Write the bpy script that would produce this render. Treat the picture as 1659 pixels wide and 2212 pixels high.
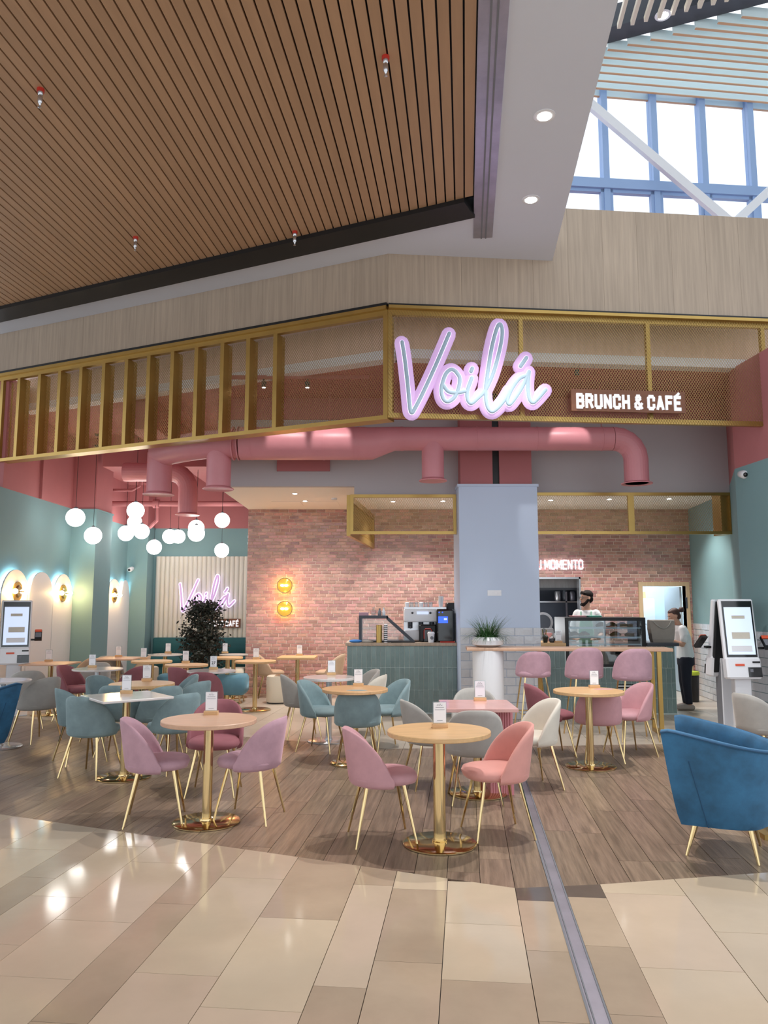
import bpy, bmesh, math, random
from math import sin, cos, tan, radians, pi, sqrt, atan2, hypot
from mathutils import Vector, Matrix
random.seed(7)
sc = bpy.context.scene
for o in list(bpy.data.objects): bpy.data.objects.remove(o)
C = sc.collection

# ------------------------------------------------------------------ camera, world, light, exposure
F, H, P = 1660.0, 1.6, radians(6.94)
cam = bpy.data.cameras.new('camera'); cam.sensor_fit = 'VERTICAL'; cam.sensor_height = 36.0
cam.lens = F / 2212 * 36.0; cam.clip_end = 200
co = bpy.data.objects.new('camera', cam); C.objects.link(co)
co.location = (0, 0, H); co.rotation_euler = (pi/2 + P, 0, 0); sc.camera = co
w = bpy.data.worlds.new('world'); sc.world = w; w.use_nodes = True
bg = w.node_tree.nodes['Background']; bg.inputs[0].default_value = (0.86, 0.93, 1.0, 1); bg.inputs[1].default_value = 1.15
sc.view_settings.view_transform = 'Standard'; sc.view_settings.look = 'None'
sc.view_settings.gamma = 1.0; sc.view_settings.use_curve_mapping = False
sc.view_settings.exposure = 0.55

def lamp(name, kind, loc, energy, color=(1, 1, 1), target=None, size=.05, angle=60, blend=.5):
    l = bpy.data.lights.new(name, kind); l.energy = energy; l.color = color
    if kind == 'SPOT': l.spot_size = radians(angle); l.spot_blend = blend; l.shadow_soft_size = size
    elif kind == 'POINT': l.shadow_soft_size = size
    o = bpy.data.objects.new(name, l); C.objects.link(o); o.location = loc
    d = (Vector(target) - Vector(loc)) if target else Vector((0, 0, -1))
    o.rotation_euler = d.to_track_quat('-Z', 'Y').to_euler()
    return o

# ------------------------------------------------------------------ measuring helpers: photo pixel -> metres in the place
def ray(u, v):
    x = (u - 829.5) / F; y = (1106 - v) / F
    return (x, cos(P) - sin(P)*y, sin(P) + cos(P)*y)
def fl(u, v, z=0.0):
    d = ray(u, v); t = (z - H) / d[2]; return (d[0]*t, d[1]*t)
def at(u, v, y):
    d = ray(u, v); t = y / d[1]; return (d[0]*t, y, H + d[2]*t)
def onplane(u, v, p, q):
    d = ray(u, v); s = (p[0]*d[1] - p[1]*d[0]) / (-q[0]*d[1] + q[1]*d[0])
    Y = p[1] + s*q[1]; return s, H + d[2]*(Y/d[1])

# ------------------------------------------------------------------ materials
MATS = {}
def s2l(c): return tuple(((x/255)/12.92 if x/255 <= .04045 else ((x/255+.055)/1.055)**2.4) for x in c)
def pm(name, rgb, rough=.5, metal=0, var=0, scale=4, stretch=(1, 1, 1), rnd=0, bump=0, bscale=60, coat=0, sheen=0,
       emit=None, es=0, spec=.5, alpha=1, trans=0, hue=0, rvar=0):
    m = bpy.data.materials.new(name); m.use_nodes = True; MATS[name] = m
    nt = m.node_tree; N = nt.nodes; L = nt.links; b = N['Principled BSDF']
    col = s2l(rgb)
    b.inputs['Base Color'].default_value = (*col, 1); b.inputs['Roughness'].default_value = rough
    b.inputs['Metallic'].default_value = metal; b.inputs['Specular IOR Level'].default_value = spec
    b.inputs['Coat Weight'].default_value = coat; b.inputs['Coat Roughness'].default_value = .08
    if sheen: b.inputs['Sheen Weight'].default_value = sheen; b.inputs['Sheen Roughness'].default_value = .4; b.inputs['Sheen Tint'].default_value = (*[min(1, x*1.6+.1) for x in col], 1)
    if trans: b.inputs['Transmission Weight'].default_value = trans
    if alpha < 1: b.inputs['Alpha'].default_value = alpha
    if emit: b.inputs['Emission Color'].default_value = (*s2l(emit), 1); b.inputs['Emission Strength'].default_value = es
    if var or rnd or bump or rvar:
        tc = N.new('ShaderNodeTexCoord'); mp = N.new('ShaderNodeMapping'); mp.inputs['Scale'].default_value = stretch
        oi = N.new('ShaderNodeObjectInfo'); ge = N.new('ShaderNodeNewGeometry')
        ad = N.new('ShaderNodeMath'); ad.operation = 'ADD'; L.new(oi.outputs['Random'], ad.inputs[0]); L.new(ge.outputs['Random Per Island'], ad.inputs[1])
        fr = N.new('ShaderNodeMath'); fr.operation = 'FRACT'; L.new(ad.outputs[0], fr.inputs[0])
        sh = N.new('ShaderNodeVectorMath'); sh.operation = 'ADD'
        if rnd:
            mu = N.new('ShaderNodeMath'); mu.operation = 'MULTIPLY'; mu.inputs[1].default_value = 37.0; L.new(fr.outputs[0], mu.inputs[0]); L.new(mu.outputs[0], sh.inputs[1])
        L.new(tc.outputs['Object'], sh.inputs[0]); L.new(sh.outputs[0], mp.inputs['Vector'])
        cur = None
        if var:
            n = N.new('ShaderNodeTexNoise'); n.inputs['Scale'].default_value = scale; n.inputs['Detail'].default_value = 6; n.inputs['Roughness'].default_value = .6
            L.new(mp.outputs[0], n.inputs['Vector'])
            r = N.new('ShaderNodeValToRGB'); r.color_ramp.elements[0].position = .3; r.color_ramp.elements[1].position = .7
            r.color_ramp.elements[0].color = (*[x*(1-var) for x in col], 1); r.color_ramp.elements[1].color = (*[min(1, x*(1+var*.7)) for x in col], 1)
            L.new(n.outputs['Fac'], r.inputs[0]); cur = r.outputs[0]
        if rnd:
            hs = N.new('ShaderNodeHueSaturation'); mr = N.new('ShaderNodeMapRange')
            mr.inputs['To Min'].default_value = 1-rnd; mr.inputs['To Max'].default_value = 1+rnd
            L.new(fr.outputs[0], mr.inputs['Value']); L.new(mr.outputs[0], hs.inputs['Value'])
            if hue:
                m2 = N.new('ShaderNodeMath'); m2.operation = 'MULTIPLY'; m2.inputs[1].default_value = 7.3; L.new(fr.outputs[0], m2.inputs[0])
                f2 = N.new('ShaderNodeMath'); f2.operation = 'FRACT'; L.new(m2.outputs[0], f2.inputs[0])
                mh = N.new('ShaderNodeMapRange'); mh.inputs['To Min'].default_value = .5-hue; mh.inputs['To Max'].default_value = .5+hue
                L.new(f2.outputs[0], mh.inputs['Value']); L.new(mh.outputs[0], hs.inputs['Hue'])
            if cur: L.new(cur, hs.inputs['Color'])
            else: hs.inputs['Color'].default_value = (*col, 1)
            cur = hs.outputs[0]
        if cur: L.new(cur, b.inputs['Base Color'])
        if bump:
            n2 = N.new('ShaderNodeTexNoise'); n2.inputs['Scale'].default_value = bscale; n2.inputs['Detail'].default_value = 3; L.new(mp.outputs[0], n2.inputs['Vector'])
            bp = N.new('ShaderNodeBump'); bp.inputs['Strength'].default_value = bump; bp.inputs['Distance'].default_value = .02
            L.new(n2.outputs['Fac'], bp.inputs['Height']); L.new(bp.outputs[0], b.inputs['Normal'])
            if coat: L.new(bp.outputs[0], b.inputs['Coat Normal'])
        if rvar:
            n3 = N.new('ShaderNodeTexNoise'); n3.inputs['Scale'].default_value = 6; L.new(mp.outputs[0], n3.inputs['Vector'])
            m3 = N.new('ShaderNodeMapRange'); m3.inputs['To Min'].default_value = max(0, rough-rvar); m3.inputs['To Max'].default_value = rough+rvar
            L.new(n3.outputs['Fac'], m3.inputs['Value']); L.new(m3.outputs[0], b.inputs['Roughness'])
    return m
def glass(name, tint=(235, 245, 245), gl=.12):
    m = bpy.data.materials.new(name); m.use_nodes = True; nt = m.node_tree; N = nt.nodes; N.clear()
    o = N.new('ShaderNodeOutputMaterial'); t = N.new('ShaderNodeBsdfTransparent'); t.inputs[0].default_value = (*s2l(tint), 1)
    g = N.new('ShaderNodeBsdfGlossy'); g.inputs['Roughness'].default_value = .03; mx = N.new('ShaderNodeMixShader'); mx.inputs[0].default_value = gl
    nt.links.new(t.outputs[0], mx.inputs[1]); nt.links.new(g.outputs[0], mx.inputs[2]); nt.links.new(mx.outputs[0], o.inputs[0]); MATS[name] = m
    return m

pm('plank', (140, 118, 100), .33, var=.42, scale=3.0, stretch=(12, .7, 1), rnd=.16, bump=.12, bscale=12, hue=.008, spec=.45)
pm('under', (40, 34, 30), .8)
pm('marble', (206, 186, 162), .09, var=.09, scale=1.6, rnd=.035, spec=.5, hue=.006, bump=.008, bscale=3)
pm('marble_dark', (186, 165, 142), .10, var=.12, scale=2, rnd=.06)
pm('marble_slate', (104, 92, 84), .12, var=.15, scale=3)
pm('cafe_tile', (188, 174, 158), .3, var=.08, scale=2, rnd=.04)
pm('grout', (224, 202, 188), .8, var=.08, scale=8)
pm('brick', (186, 140, 128), .2, var=.22, scale=9, rnd=.27, hue=.015, bump=.15, bscale=14, coat=.5)
pm('sage_tile', (122, 144, 142), .25, var=.12, scale=6, rnd=.08, bump=.08, bscale=14, coat=.3)
pm('zellige', (205, 207, 212), .16, var=.08, scale=6, rnd=.07, bump=.35, bscale=9, coat=.6)
pm('pale_grout', (200, 214, 212), .8)
pm('teal_wall', (124, 158, 162), .75, var=.03, scale=1.2)
pm('pink_wall', (180, 112, 114), .75, var=.05, scale=1.5)
pm('pink_duct', (212, 140, 148), .42, var=.05, scale=3, bump=.03, bscale=20)
pm('grey_wall', (184, 180, 182), .8, var=.03, scale=1)
pm('white_wall', (222, 226, 236), .7, var=.02, scale=1)
pm('cream_soffit', (236, 231, 222), .7)
pm('column_white', (198, 212, 234), .6, var=.02, scale=1)
pm('gold', (182, 150, 86), .34, metal=.75, var=.08, scale=4)
pm('brass', (216, 190, 140), .13, metal=1, var=.05, scale=3)
pm('brass_mesh', (170, 142, 88), .4, metal=.7)
pm('slat_wood', (182, 145, 112), .55, var=.08, scale=3, stretch=(4, .4, 4), rnd=.05)
pm('fascia_wood', (176, 157, 138), .55, var=.16, scale=3, stretch=(9, 9, .35), rnd=.05)
pm('rose_wood', (222, 190, 170), .6, var=.12, scale=3, stretch=(6, 6, .6))
pm('black', (16, 16, 18), .45)
pm('black_gloss', (10, 10, 12), .12, coat=.5)
pm('steel', (182, 180, 192), .38, metal=.85, var=.15, scale=4)
pm('steel_bright', (205, 205, 208), .25, metal=.9, var=.1, scale=6)
pm('brushed', (186, 188, 190), .4, metal=.25, var=.15, scale=3, stretch=(8, 1, 1))
pm('lime', (186, 204, 60), .6)
pm('white_paint', (232, 233, 236), .5)
pm('white_gloss', (235, 236, 240), .22, coat=.3)
pm('dark_grey', (66, 70, 78), .45)
pm('mid_grey', (120, 122, 128), .5)
pm('oak', (214, 172, 124), .42, var=.16, scale=4, stretch=(1.2, 9, 9), rnd=.04, hue=.004)
pm('oak_pink', (208, 168, 140), .42, var=.12, scale=4, stretch=(1.2, 9, 9))
pm('marble_top', (224, 216, 212), .15, var=.08, scale=5, coat=.3)
pm('pink_top', (222, 172, 164), .25, var=.08, scale=6, coat=.2)
pm('pink_flute', (205, 132, 138), .5)
pm('velvet_pink', (196, 148, 154), .8, var=.10, scale=7, sheen=.7)
pm('velvet_pink_lit', (216, 152, 142), .8, var=.08, scale=7, sheen=.7)  # pink velvet with the warm spotlight put into its colour
pm('velvet_burgundy', (150, 92, 100), .8, var=.12, scale=7, sheen=.5)
pm('velvet_mauve', (186, 148, 160), .8, var=.14, scale=8, sheen=.7)
pm('velvet_teal', (130, 152, 156), .8, var=.16, scale=8, sheen=.7)
pm('velvet_grey', (168, 164, 158), .8, var=.10, scale=7, sheen=.5)
pm('velvet_sand', (214, 206, 192), .8, var=.06, scale=7, sheen=.5)
pm('velvet_beige', (190, 164, 138), .8, var=.08, scale=7, sheen=.4)
pm('velvet_blue', (44, 96, 132), .75, var=.38, scale=6, sheen=.8)
pm('piping_blue', (30, 74, 108), .7, sheen=.3)
pm('bench_teal', (34, 92, 100), .8, var=.12, scale=4, sheen=.4)
pm('pouf_blue', (92, 138, 158), .8, var=.12, scale=6, sheen=.5)
pm('cream_vinyl', (226, 216, 196), .55)
pm('globe', (255, 255, 255), .4, emit=(255, 252, 246), es=6.0)
pm('lamp_white', (255, 255, 255), .4, emit=(255, 250, 240), es=14)
pm('bulb_warm', (255, 220, 160), .4, emit=(255, 205, 125), es=38)
pm('ring_warm', (255, 190, 110), .4, emit=(255, 160, 75), es=42)
pm('halo_led', (255, 255, 255), .4, emit=(200, 240, 255), es=12)
pm('sign_halo', (198, 162, 200), .5, emit=(196, 164, 218), es=.34)
pm('sign_neon', (240, 225, 255), .5, emit=(226, 214, 255), es=.85)
pm('sign_face', (168, 192, 208), .6)
pm('neon_white', (255, 255, 255), .4, emit=(240, 234, 255), es=1.7)
pm('sign_board', (128, 82, 58), .6, var=.15, scale=4, stretch=(1, 6, 6))
pm('letter_white', (240, 240, 242), .5, emit=(240, 240, 245), es=.25)
pm('paper', (240, 240, 244), .7)
pm('print_grey', (120, 122, 130), .8)
pm('leaf_dark', (26, 36, 28), .55, var=.3, scale=9, rnd=.35)
pm('leaf_green', (52, 92, 44), .5, var=.2, scale=9, rnd=.35)
pm('bark', (70, 54, 44), .8, var=.2, scale=12)
pm('skin', (206, 158, 134), .55, var=.04, scale=20)
pm('hair', (30, 23, 21), .75, spec=.2, var=.2, scale=40)
pm('hair_brown', (70, 42, 34), .55, var=.2, scale=40)
pm('shirt_white', (232, 232, 234), .8)
pm('apron_mint', (158, 205, 182), .8)
pm('trousers', (30, 32, 48), .85)
pm('lips', (170, 84, 80), .6)
pm('shoe', (176, 160, 152), .7)
pm('bag', (164, 154, 144), .6, var=.06, scale=8)
pm('screen', (200, 214, 235), .15, emit=(196, 210, 238), es=.5)
pm('screen_blue', (30, 60, 220), .2, emit=(40, 80, 240), es=1.4)
pm('orange', (226, 92, 60), .5)
pm('kitchen_dark', (74, 80, 92), .7, var=.15, scale=3)
pm('kitchen_white', (206, 222, 232), .6, var=.04, scale=2)
pm('door_wood', (202, 174, 138), .5, var=.12, scale=4, stretch=(8, 8, .6))
pm('flute_white', (222, 218, 208), .7)
pm('bread', (186, 132, 78), .7, var=.25, scale=20)
pm('tray_pink', (236, 176, 180), .5)
pm('tray_mint', (120, 200, 176), .5)
pm('blue_cloth', (60, 124, 196), .8)
pm('red_brass', (190, 50, 36), .5)
pm('window_frame', (150, 176, 214), .5)  # light blue of the window glare put into the frame colour
pm('baffle', (214, 230, 232), .6)
pm('baffle_edge', (206, 160, 122), .6)
pm('amber_glass', (190, 150, 60), .15, metal=.6, emit=(255, 205, 90), es=.35)
glass('pane', (250, 252, 255), .04)
glass('acrylic', (238, 244, 246), .10)
glass('case_glass', (225, 235, 238), .10)

# ------------------------------------------------------------------ mesh builder
class MB:
    def __init__(s): s.v = []; s.f = []
    def add(s, vs, fs, M=None):
        n = len(s.v)
        s.v += [tuple(M @ Vector(p)) if M else tuple(p) for p in vs]; s.f += [tuple(i+n for i in f) for f in fs]; return s
    def box(s, x0, x1, y0, y1, z0, z1, M=None):
        return s.add([(x, y, z) for z in (z0, z1) for y in (y0, y1) for x in (x0, x1)],
            [(0, 2, 3, 1), (4, 5, 7, 6), (0, 1, 5, 4), (2, 6, 7, 3), (0, 4, 6, 2), (1, 3, 7, 5)], M)
    def bbox(s, x0, x1, y0, y1, z0, z1, b=.01, M=None):      # box with bevelled vertical edges and top
        def ring(i, z): 
            X0, X1, Y0, Y1 = x0+i, x1-i, y0+i, y1-i
            return [(X0+b, Y0, z), (X1-b, Y0, z), (X1, Y0+b, z), (X1, Y1-b, z), (X1-b, Y1, z), (X0+b, Y1, z), (X0, Y1-b, z), (X0, Y0+b, z)]
        return s.loft([ring(b*.6, z0), ring(0, z0+b), ring(0, z1-b), ring(b*.6, z1)], M)
    def loft(s, rings, M=None, cap=True, closed=True):
        n = len(rings[0]); vs = [p for r in rings for p in r]; fs = []
        for i in range(len(rings)-1):
            for j in range(n if closed else n-1):
                k = (j+1) % n; fs.append((i*n+j, i*n+k, (i+1)*n+k, (i+1)*n+j))
        if cap: fs.append(tuple(reversed(range(n)))); fs.append(tuple(range((len(rings)-1)*n, len(rings)*n)))
        return s.add(vs, fs, M)
    def lathe(s, prof, n=24, M=None):                        # prof: (r,z) bottom to top
        return s.loft([[(max(r, 1e-4)*cos(2*pi*j/n), max(r, 1e-4)*sin(2*pi*j/n), z) for j in range(n)] for r, z in prof], M)
    def tube(s, pts, r, n=8, rnd=False, M=None):
        pts = [Vector(p) for p in pts]; rs = list(r) if hasattr(r, '__len__') else [r]*len(pts)
        if rnd:
            d0 = (pts[0]-pts[1]).normalized(); d1 = (pts[-1]-pts[-2]).normalized()
            a = [pts[0]+d0*rs[0]*sin(t) for t in (1.45, 1.1, .6)]; ar = [rs[0]*cos(t) for t in (1.45, 1.1, .6)]
            c = [pts[-1]+d1*rs[-1]*sin(t) for t in (.6, 1.1, 1.45)]; cr = [rs[-1]*cos(t) for t in (.6, 1.1, 1.45)]
            pts = a+pts+c; rs = ar+rs+cr
        rings = []; up = None
        for i, p in enumerate(pts):
            t = (pts[min(i+1, len(pts)-1)] - pts[max(i-1, 0)]).normalized()
            if up is None:
                up = t.orthogonal().normalized()
            up = (up - t*up.dot(t)); up = up.normalized() if up.length > 1e-6 else t.orthogonal().normalized()
            q = t.cross(up)
            rings.append([tuple(p + (up*cos(2*pi*j/n) + q*sin(2*pi*j/n))*rs[i]) for j in range(n)])
        return s.loft(rings, M)
    def sphere(s, c, r, n=16, m=10, M=None):
        rx, ry, rz = r if hasattr(r, '__len__') else (r, r, r)
        return s.loft([[(c[0]+rx*sin(a)*cos(2*pi*j/n), c[1]+ry*sin(a)*sin(2*pi*j/n), c[2]-rz*cos(a)) for j in range(n)] for a in [pi*(i+.02)/(m+.04) for i in range(m+1)]], M)
    def prism(s, poly, z0, z1, M=None):
        n = len(poly); A = sum(poly[i][0]*poly[(i+1) % n][1]-poly[(i+1) % n][0]*poly[i][1] for i in range(n))
        if A < 0: poly = poly[::-1]
        return s.loft([[(x, y, z0) for x, y in poly], [(x, y, z1) for x, y in poly]], M)
    def mesh(s, name, m=None, smooth=False, ang=40):
        me = bpy.data.meshes.new(name); me.from_pydata(s.v, [], s.f); me.update()
        if m: me.materials.append(MATS[m])
        if smooth:
            for p in me.polygons: p.use_smooth = True
            try: me.set_sharp_from_angle(angle=radians(ang))
            except Exception: pass
        return me
    def build(s, name, m=None, parent=None, smooth=False, ang=40):
        return link(name, s.mesh(name, m, smooth, ang), parent)
def link(name, data, parent=None, loc=None, rot=None):
    o = bpy.data.objects.new(name, data); C.objects.link(o)
    if parent: o.parent = parent
    if loc is not None: o.location = loc
    if rot is not None: o.rotation_euler = rot
    return o
def tag(o, label=None, cat=None, group=None, kind=None):
    if label: o['label'] = label
    if cat: o['category'] = cat
    if group: o['group'] = group
    if kind: o['kind'] = kind
    return o
def thing(name, label, cat, loc=(0, 0, 0), rz=0, group=None):
    o = link(name, None, None, loc, (0, 0, rz)); o.empty_display_size = .1
    return tag(o, label, cat, group)
def struct(o): o['kind'] = 'structure'; return o
def stuff(o): o['kind'] = 'stuff'; return o
def setmat(o, m):
    o.material_slots[0].link = 'OBJECT'; o.material_slots[0].material = MATS[m]
def dup(root, loc, rz, label, group=None, mats=None):
    r = root.copy(); C.objects.link(r); r.location = loc; r.rotation_euler = (0, 0, rz); r['label'] = label
    if group: r['group'] = group
    for ch in list(root.children):
        c = ch.copy(); C.objects.link(c); c.parent = r
        if mats and ch.name.split('.')[0] in mats: setmat(c, mats[ch.name.split('.')[0]])
        for g in list(ch.children):
            d = g.copy(); C.objects.link(d); d.parent = c
            if mats and g.name.split('.')[0] in mats: setmat(d, mats[g.name.split('.')[0]])
    return r
def text_mesh(t, size, ext=.01, bold=0.0, m=None, xs=1.0, space=1.0):
    cu = bpy.data.curves.new('txt', 'FONT'); cu.body = t; cu.size = size; cu.extrude = ext; cu.offset = bold; cu.align_x = 'CENTER'; cu.align_y = 'CENTER'; cu.space_character = space
    o = bpy.data.objects.new('txt', cu); C.objects.link(o); bpy.context.view_layer.update()
    me = bpy.data.meshes.new_from_object(o.evaluated_get(bpy.context.evaluated_depsgraph_get())); bpy.data.objects.remove(o)
    for v in me.vertices: v.co.x *= xs
    me.materials.clear()
    if m: me.materials.append(MATS[m])
    return me
GLY = {'B': [[(0, 0), (0, 1), (.36, 1), (.48, .9), (.48, .62), (.38, .52), (0, .52)], [(.38, .52), (.5, .42), (.5, .1), (.38, 0), (0, 0)]],
 'R': [[(0, 0), (0, 1), (.36, 1), (.48, .9), (.48, .6), (.36, .5), (0, .5)], [(.28, .5), (.5, 0)]], 'U': [[(0, 1), (0, .12), (.12, 0), (.38, 0), (.5, .12), (.5, 1)]], 'N': [[(0, 0), (0, 1)], [(.02, .98), (.48, .02)], [(.5, 0), (.5, 1)]],
 'C': [[(.5, .7), (.5, .88), (.38, 1), (.12, 1), (0, .88), (0, .12), (.12, 0), (.38, 0), (.5, .12), (.5, .3)]], 'H': [[(0, 0), (0, 1)], [(.5, 0), (.5, 1)], [(0, .5), (.5, .5)]],
 '&': [[(.56, .02), (.1, .7), (.1, .9), (.18, 1), (.32, 1), (.4, .9), (.4, .76), (0, .36), (0, .12), (.12, 0), (.3, 0), (.56, .36)]], 'A': [[(0, 0), (.25, 1)], [(.25, 1), (.5, 0)], [(.1, .28), (.4, .28)]],
 'F': [[(0, 0), (0, 1), (.46, 1)], [(0, .52), (.38, .52)]], 'E': [[(.46, 0), (0, 0), (0, 1), (.46, 1)], [(0, .52), (.38, .52)]], 'É': [[(.46, 0), (0, 0), (0, 1), (.46, 1)], [(0, .52), (.38, .52)], [(.18, 1.16), (.34, 1.3)]],
 'T': [[(.25, 0), (.25, 1)], [(0, 1), (.5, 1)]], 'M': [[(0, 0), (0, 1)], [(.02, .97), (.32, .25)], [(.32, .25), (.62, .97)], [(.64, 1), (.64, 0)]], 'O': [[(.12, 0), (0, .12), (0, .88), (.12, 1), (.38, 1), (.5, .88), (.5, .12), (.38, 0), (.12, 0)]]}
def lettering(parent, text, x0, x1, z0, h, y, m, st=.2, dep=.012):       # block capitals, each letter a part; cap height h
    wid = [(.3 if c == ' ' else max(p[0] for l in GLY[c] for p in l)+st+.13) for c in text]; k = (x1-x0)/(sum(wid)-.13); x = x0; t = st*h
    for c, wd in zip(text, wid):
        if c != ' ':
            mb = MB(); kx = k; hh = h-t
            for l in GLY[c]:
                P_ = [Vector((x+t/2*(k/h)+px*kx, 0, z0+t/2+pz*hh)) for px, pz in l]
                for a, b in zip(P_, P_[1:]):
                    d = (b-a); L = d.length; d.normalize(); n = Vector((-d.z, 0, d.x))*t/2*(1 if abs(d.z) < .5 else min(1, k/h)); e = d*t*.32; a2, b2 = a-e, b+e
                    vs = [(q.x, yy, q.z) for yy in (y, y+dep) for q in (a2+n, a2-n, b2-n, b2+n)]; mb.add(vs, [(0, 1, 2, 3), (7, 6, 5, 4), (0, 4, 5, 1), (1, 5, 6, 2), (2, 6, 7, 3), (3, 7, 4, 0)])
            mb.build('letter', m, parent)
        x += wd*k
def spline(pts, n=6):
    out = []; P_ = [Vector(p) for p in pts]; P_ = [P_[0]*2-P_[1]] + P_ + [P_[-1]*2-P_[-2]]
    for i in range(1, len(P_)-2):
        for k in range(n):
            t = k/n; a, b, c, d = P_[i-1:i+3]
            out.append(.5*((2*b)+(c-a)*t+(2*a-5*b+4*c-d)*t*t+(3*b-a-3*c+d)*t**3))
    return out+[P_[-2]]
def frame(origin, q):           # local x along q (horizontal unit), y into the place, z up
    x = Vector((q[0], q[1], 0)).normalized(); y = Vector((-x.y, x.x, 0)); M = Matrix.Identity(4)
    M.col[0][:3] = x; M.col[1][:3] = y; M.col[2][:3] = (0, 0, 1); M.col[3][:3] = origin
    return M
def clip(poly, p, n):           # keep side where (x-p).n >= 0
    out = []
    for i in range(len(poly)):
        a, b = poly[i], poly[(i+1) % len(poly)]
        da = (a[0]-p[0])*n[0]+(a[1]-p[1])*n[1]; db = (b[0]-p[0])*n[0]+(b[1]-p[1])*n[1]
        if da >= 0: out.append(a)
        if da*db < 0: t = da/(da-db); out.append((a[0]+(b[0]-a[0])*t, a[1]+(b[1]-a[1])*t))
    return out
def mesh_lattice(x0, x1, z0, z1, w=.034, h=.050, t=.0034, d=.004):     # expanded metal: crossing strands clipped to a rectangle, in local xz
    mb = MB(); k = h/w; W, Hh = x1-x0, z1-z0
    for sgn in (1, -1):
        c = -Hh/k
        while c < W:
            a = max(0, c); b = min(W, c+Hh/k)
            if b-a > .002:
                za, zb = (a-c)*k, (b-c)*k
                if sgn < 0: za, zb = Hh-za, Hh-zb
                xa, xb = x0+a, x0+b; za += z0; zb += z0
                L = hypot(xb-xa, zb-za); nx, nz = -(zb-za)/L*t/2, (xb-xa)/L*t/2
                vs = [(xa+nx, y, za+nz) for y in (0, d)]+[(xa-nx, y, za-nz) for y in (0, d)]+[(xb+nx, y, zb+nz) for y in (0, d)]+[(xb-nx, y, zb-nz) for y in (0, d)]
                mb.add(vs, [(0, 4, 5, 1), (2, 3, 7, 6), (0, 2, 6, 4), (1, 5, 7, 3)])
            c += w
    return mb

A6 = radians(6.0)
def r2w(x, y): return (x*cos(A6)+y*sin(A6), -x*sin(A6)+y*cos(A6))
def w2r(x, y): return (x*cos(A6)-y*sin(A6), x*sin(A6)+y*cos(A6))
CX, CY = .05, 8.9                                  # corner of the shopfront on plan
QL = (-cos(radians(24.6)), sin(radians(24.6)))      # shopfront running back to the left
QR = (cos(radians(5.5)), sin(radians(5.5)))         # and to the right
ZC = lambda v: at(838, v, CY)[2]

# ================================================================== FLOOR
floor = struct(MB().box(-14, 14, -9, 22, -.2, -.014).build('floor', 'under'))
W0, W1, W2, W3 = (-2.96, 6.17), (.75, 4.61), (1.25, 4.67), (2.32, 4.87)
NL = (-1.56, -3.71); NR = (.2, -1.07); NM = ((W2[1]-W1[1]), -(W2[0]-W1[0]))      # towards the mall
FL_ = (-QL[1], QL[0]); FL_ = FL_ if FL_[1] < 0 else (QL[1], -QL[0])               # shopfront normals, towards the mall
FR_ = (QR[1], -QR[0])
XRC = w2r(CX, CY)[0]
def neg(n): return (-n[0], -n[1])
def floor_piece(name, poly, m, top=0.0):
    if len(poly) < 3: return
    pr = [w2r(*p) for p in poly]
    ar = abs(sum(pr[i][0]*pr[(i+1) % len(pr)][1]-pr[(i+1) % len(pr)][0]*pr[i][1] for i in range(len(pr))))/2
    if ar < .004: return
    o = MB().prism(pr, -.0135, top).build(name, m, floor); o.rotation_euler = (0, 0, -A6); return o
def rect(x0, x1, y0, y1): return [r2w(x0, y0), r2w(x1, y0), r2w(x1, y1), r2w(x0, y1)]
g = .0018
# polished stone of the mall
x = .262; widths = [.385, .31, .23, .42, .385, .23, .42, .31, .23, .42, .385, .31, .42, .31, .42, .42, .42]
for i, wd in enumerate(widths):
    y = 2.2 - random.random()*.5
    while y < 9:
        ln = random.choice([.6, .9, .9, 1.2])
        m = 'marble_dark' if (wd == .23 and random.random() < .7) or random.random() < .08 else 'marble'
        floor_piece('stone_tile', clip(rect(x-wd+g, x-g, y+g, y+ln-g), W0, NL), m); y += ln
    x -= wd
x = .752
for i in range(9):
    y = 2.0 - random.random()*.6; wd = .45
    while y < 7:
        floor_piece('stone_tile', clip(rect(x+g, x+wd-g, y+g, y+.9-g), W2, NR), 'marble'); y += .9
    x += wd
for x0, x1, cut in ((.262, .458, .21), (.542, .752, .13)):
    ye = w2r(*W1)[1]+.03
    floor_piece('stone_tile', clip(rect(x0+g, x1, ye-cut+g, ye+.4), W1, NM), 'marble_slate')
    y = ye-cut
    for k in range(5): floor_piece('stone_tile', rect(x0+g, x1, y-.62+g, y-g), 'marble_dark'); y -= .62
big = floor_piece('stone_field', rect(-10, 10, -8.5, 1.4), 'marble', -.001)
# metal expansion joint
ej = struct(MB().box(.458, .542, -8, 8.75, -.0135, -.004).build('trim_1', 'steel')); ej.rotation_euler = (0, 0, -A6)
for x0, x1 in ((.458, .468), (.476, .482), (.534, .542)):
    o = MB().box(x0, x1, -8, 8.75, -.004, .002).build('joint_rail', 'mid_grey', ej)
# wooden planks of the terrace
def plank_col(x0, x1):
    y = 3.6 - random.random()*1.2
    while y < 14:
        ln = 1.2; p = rect(x0+g, x1-g, y+g, y+ln-g)
        if x1 <= .27: p = clip(p, W0, neg(NL))
        elif x0 >= .74: p = clip(p, W2, neg(NR))
        else: p = clip(p, W1, neg(NM))
        for side in (0, 1):
            q = clip(p, r2w(XRC, 0), (-cos(A6), sin(A6)) if side == 0 else (cos(A6), -sin(A6))) if p else []
            if q: q = clip(q, (CX, CY), FL_ if side == 0 else FR_)
            if q: floor_piece('plank', q, 'plank', -.0005*random.random())
        y += ln
x = .458
while x > -9: plank_col(x-.196, x); x -= .196
x = .542
while x < 5.4: plank_col(x, x+.2); x += .2
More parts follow.
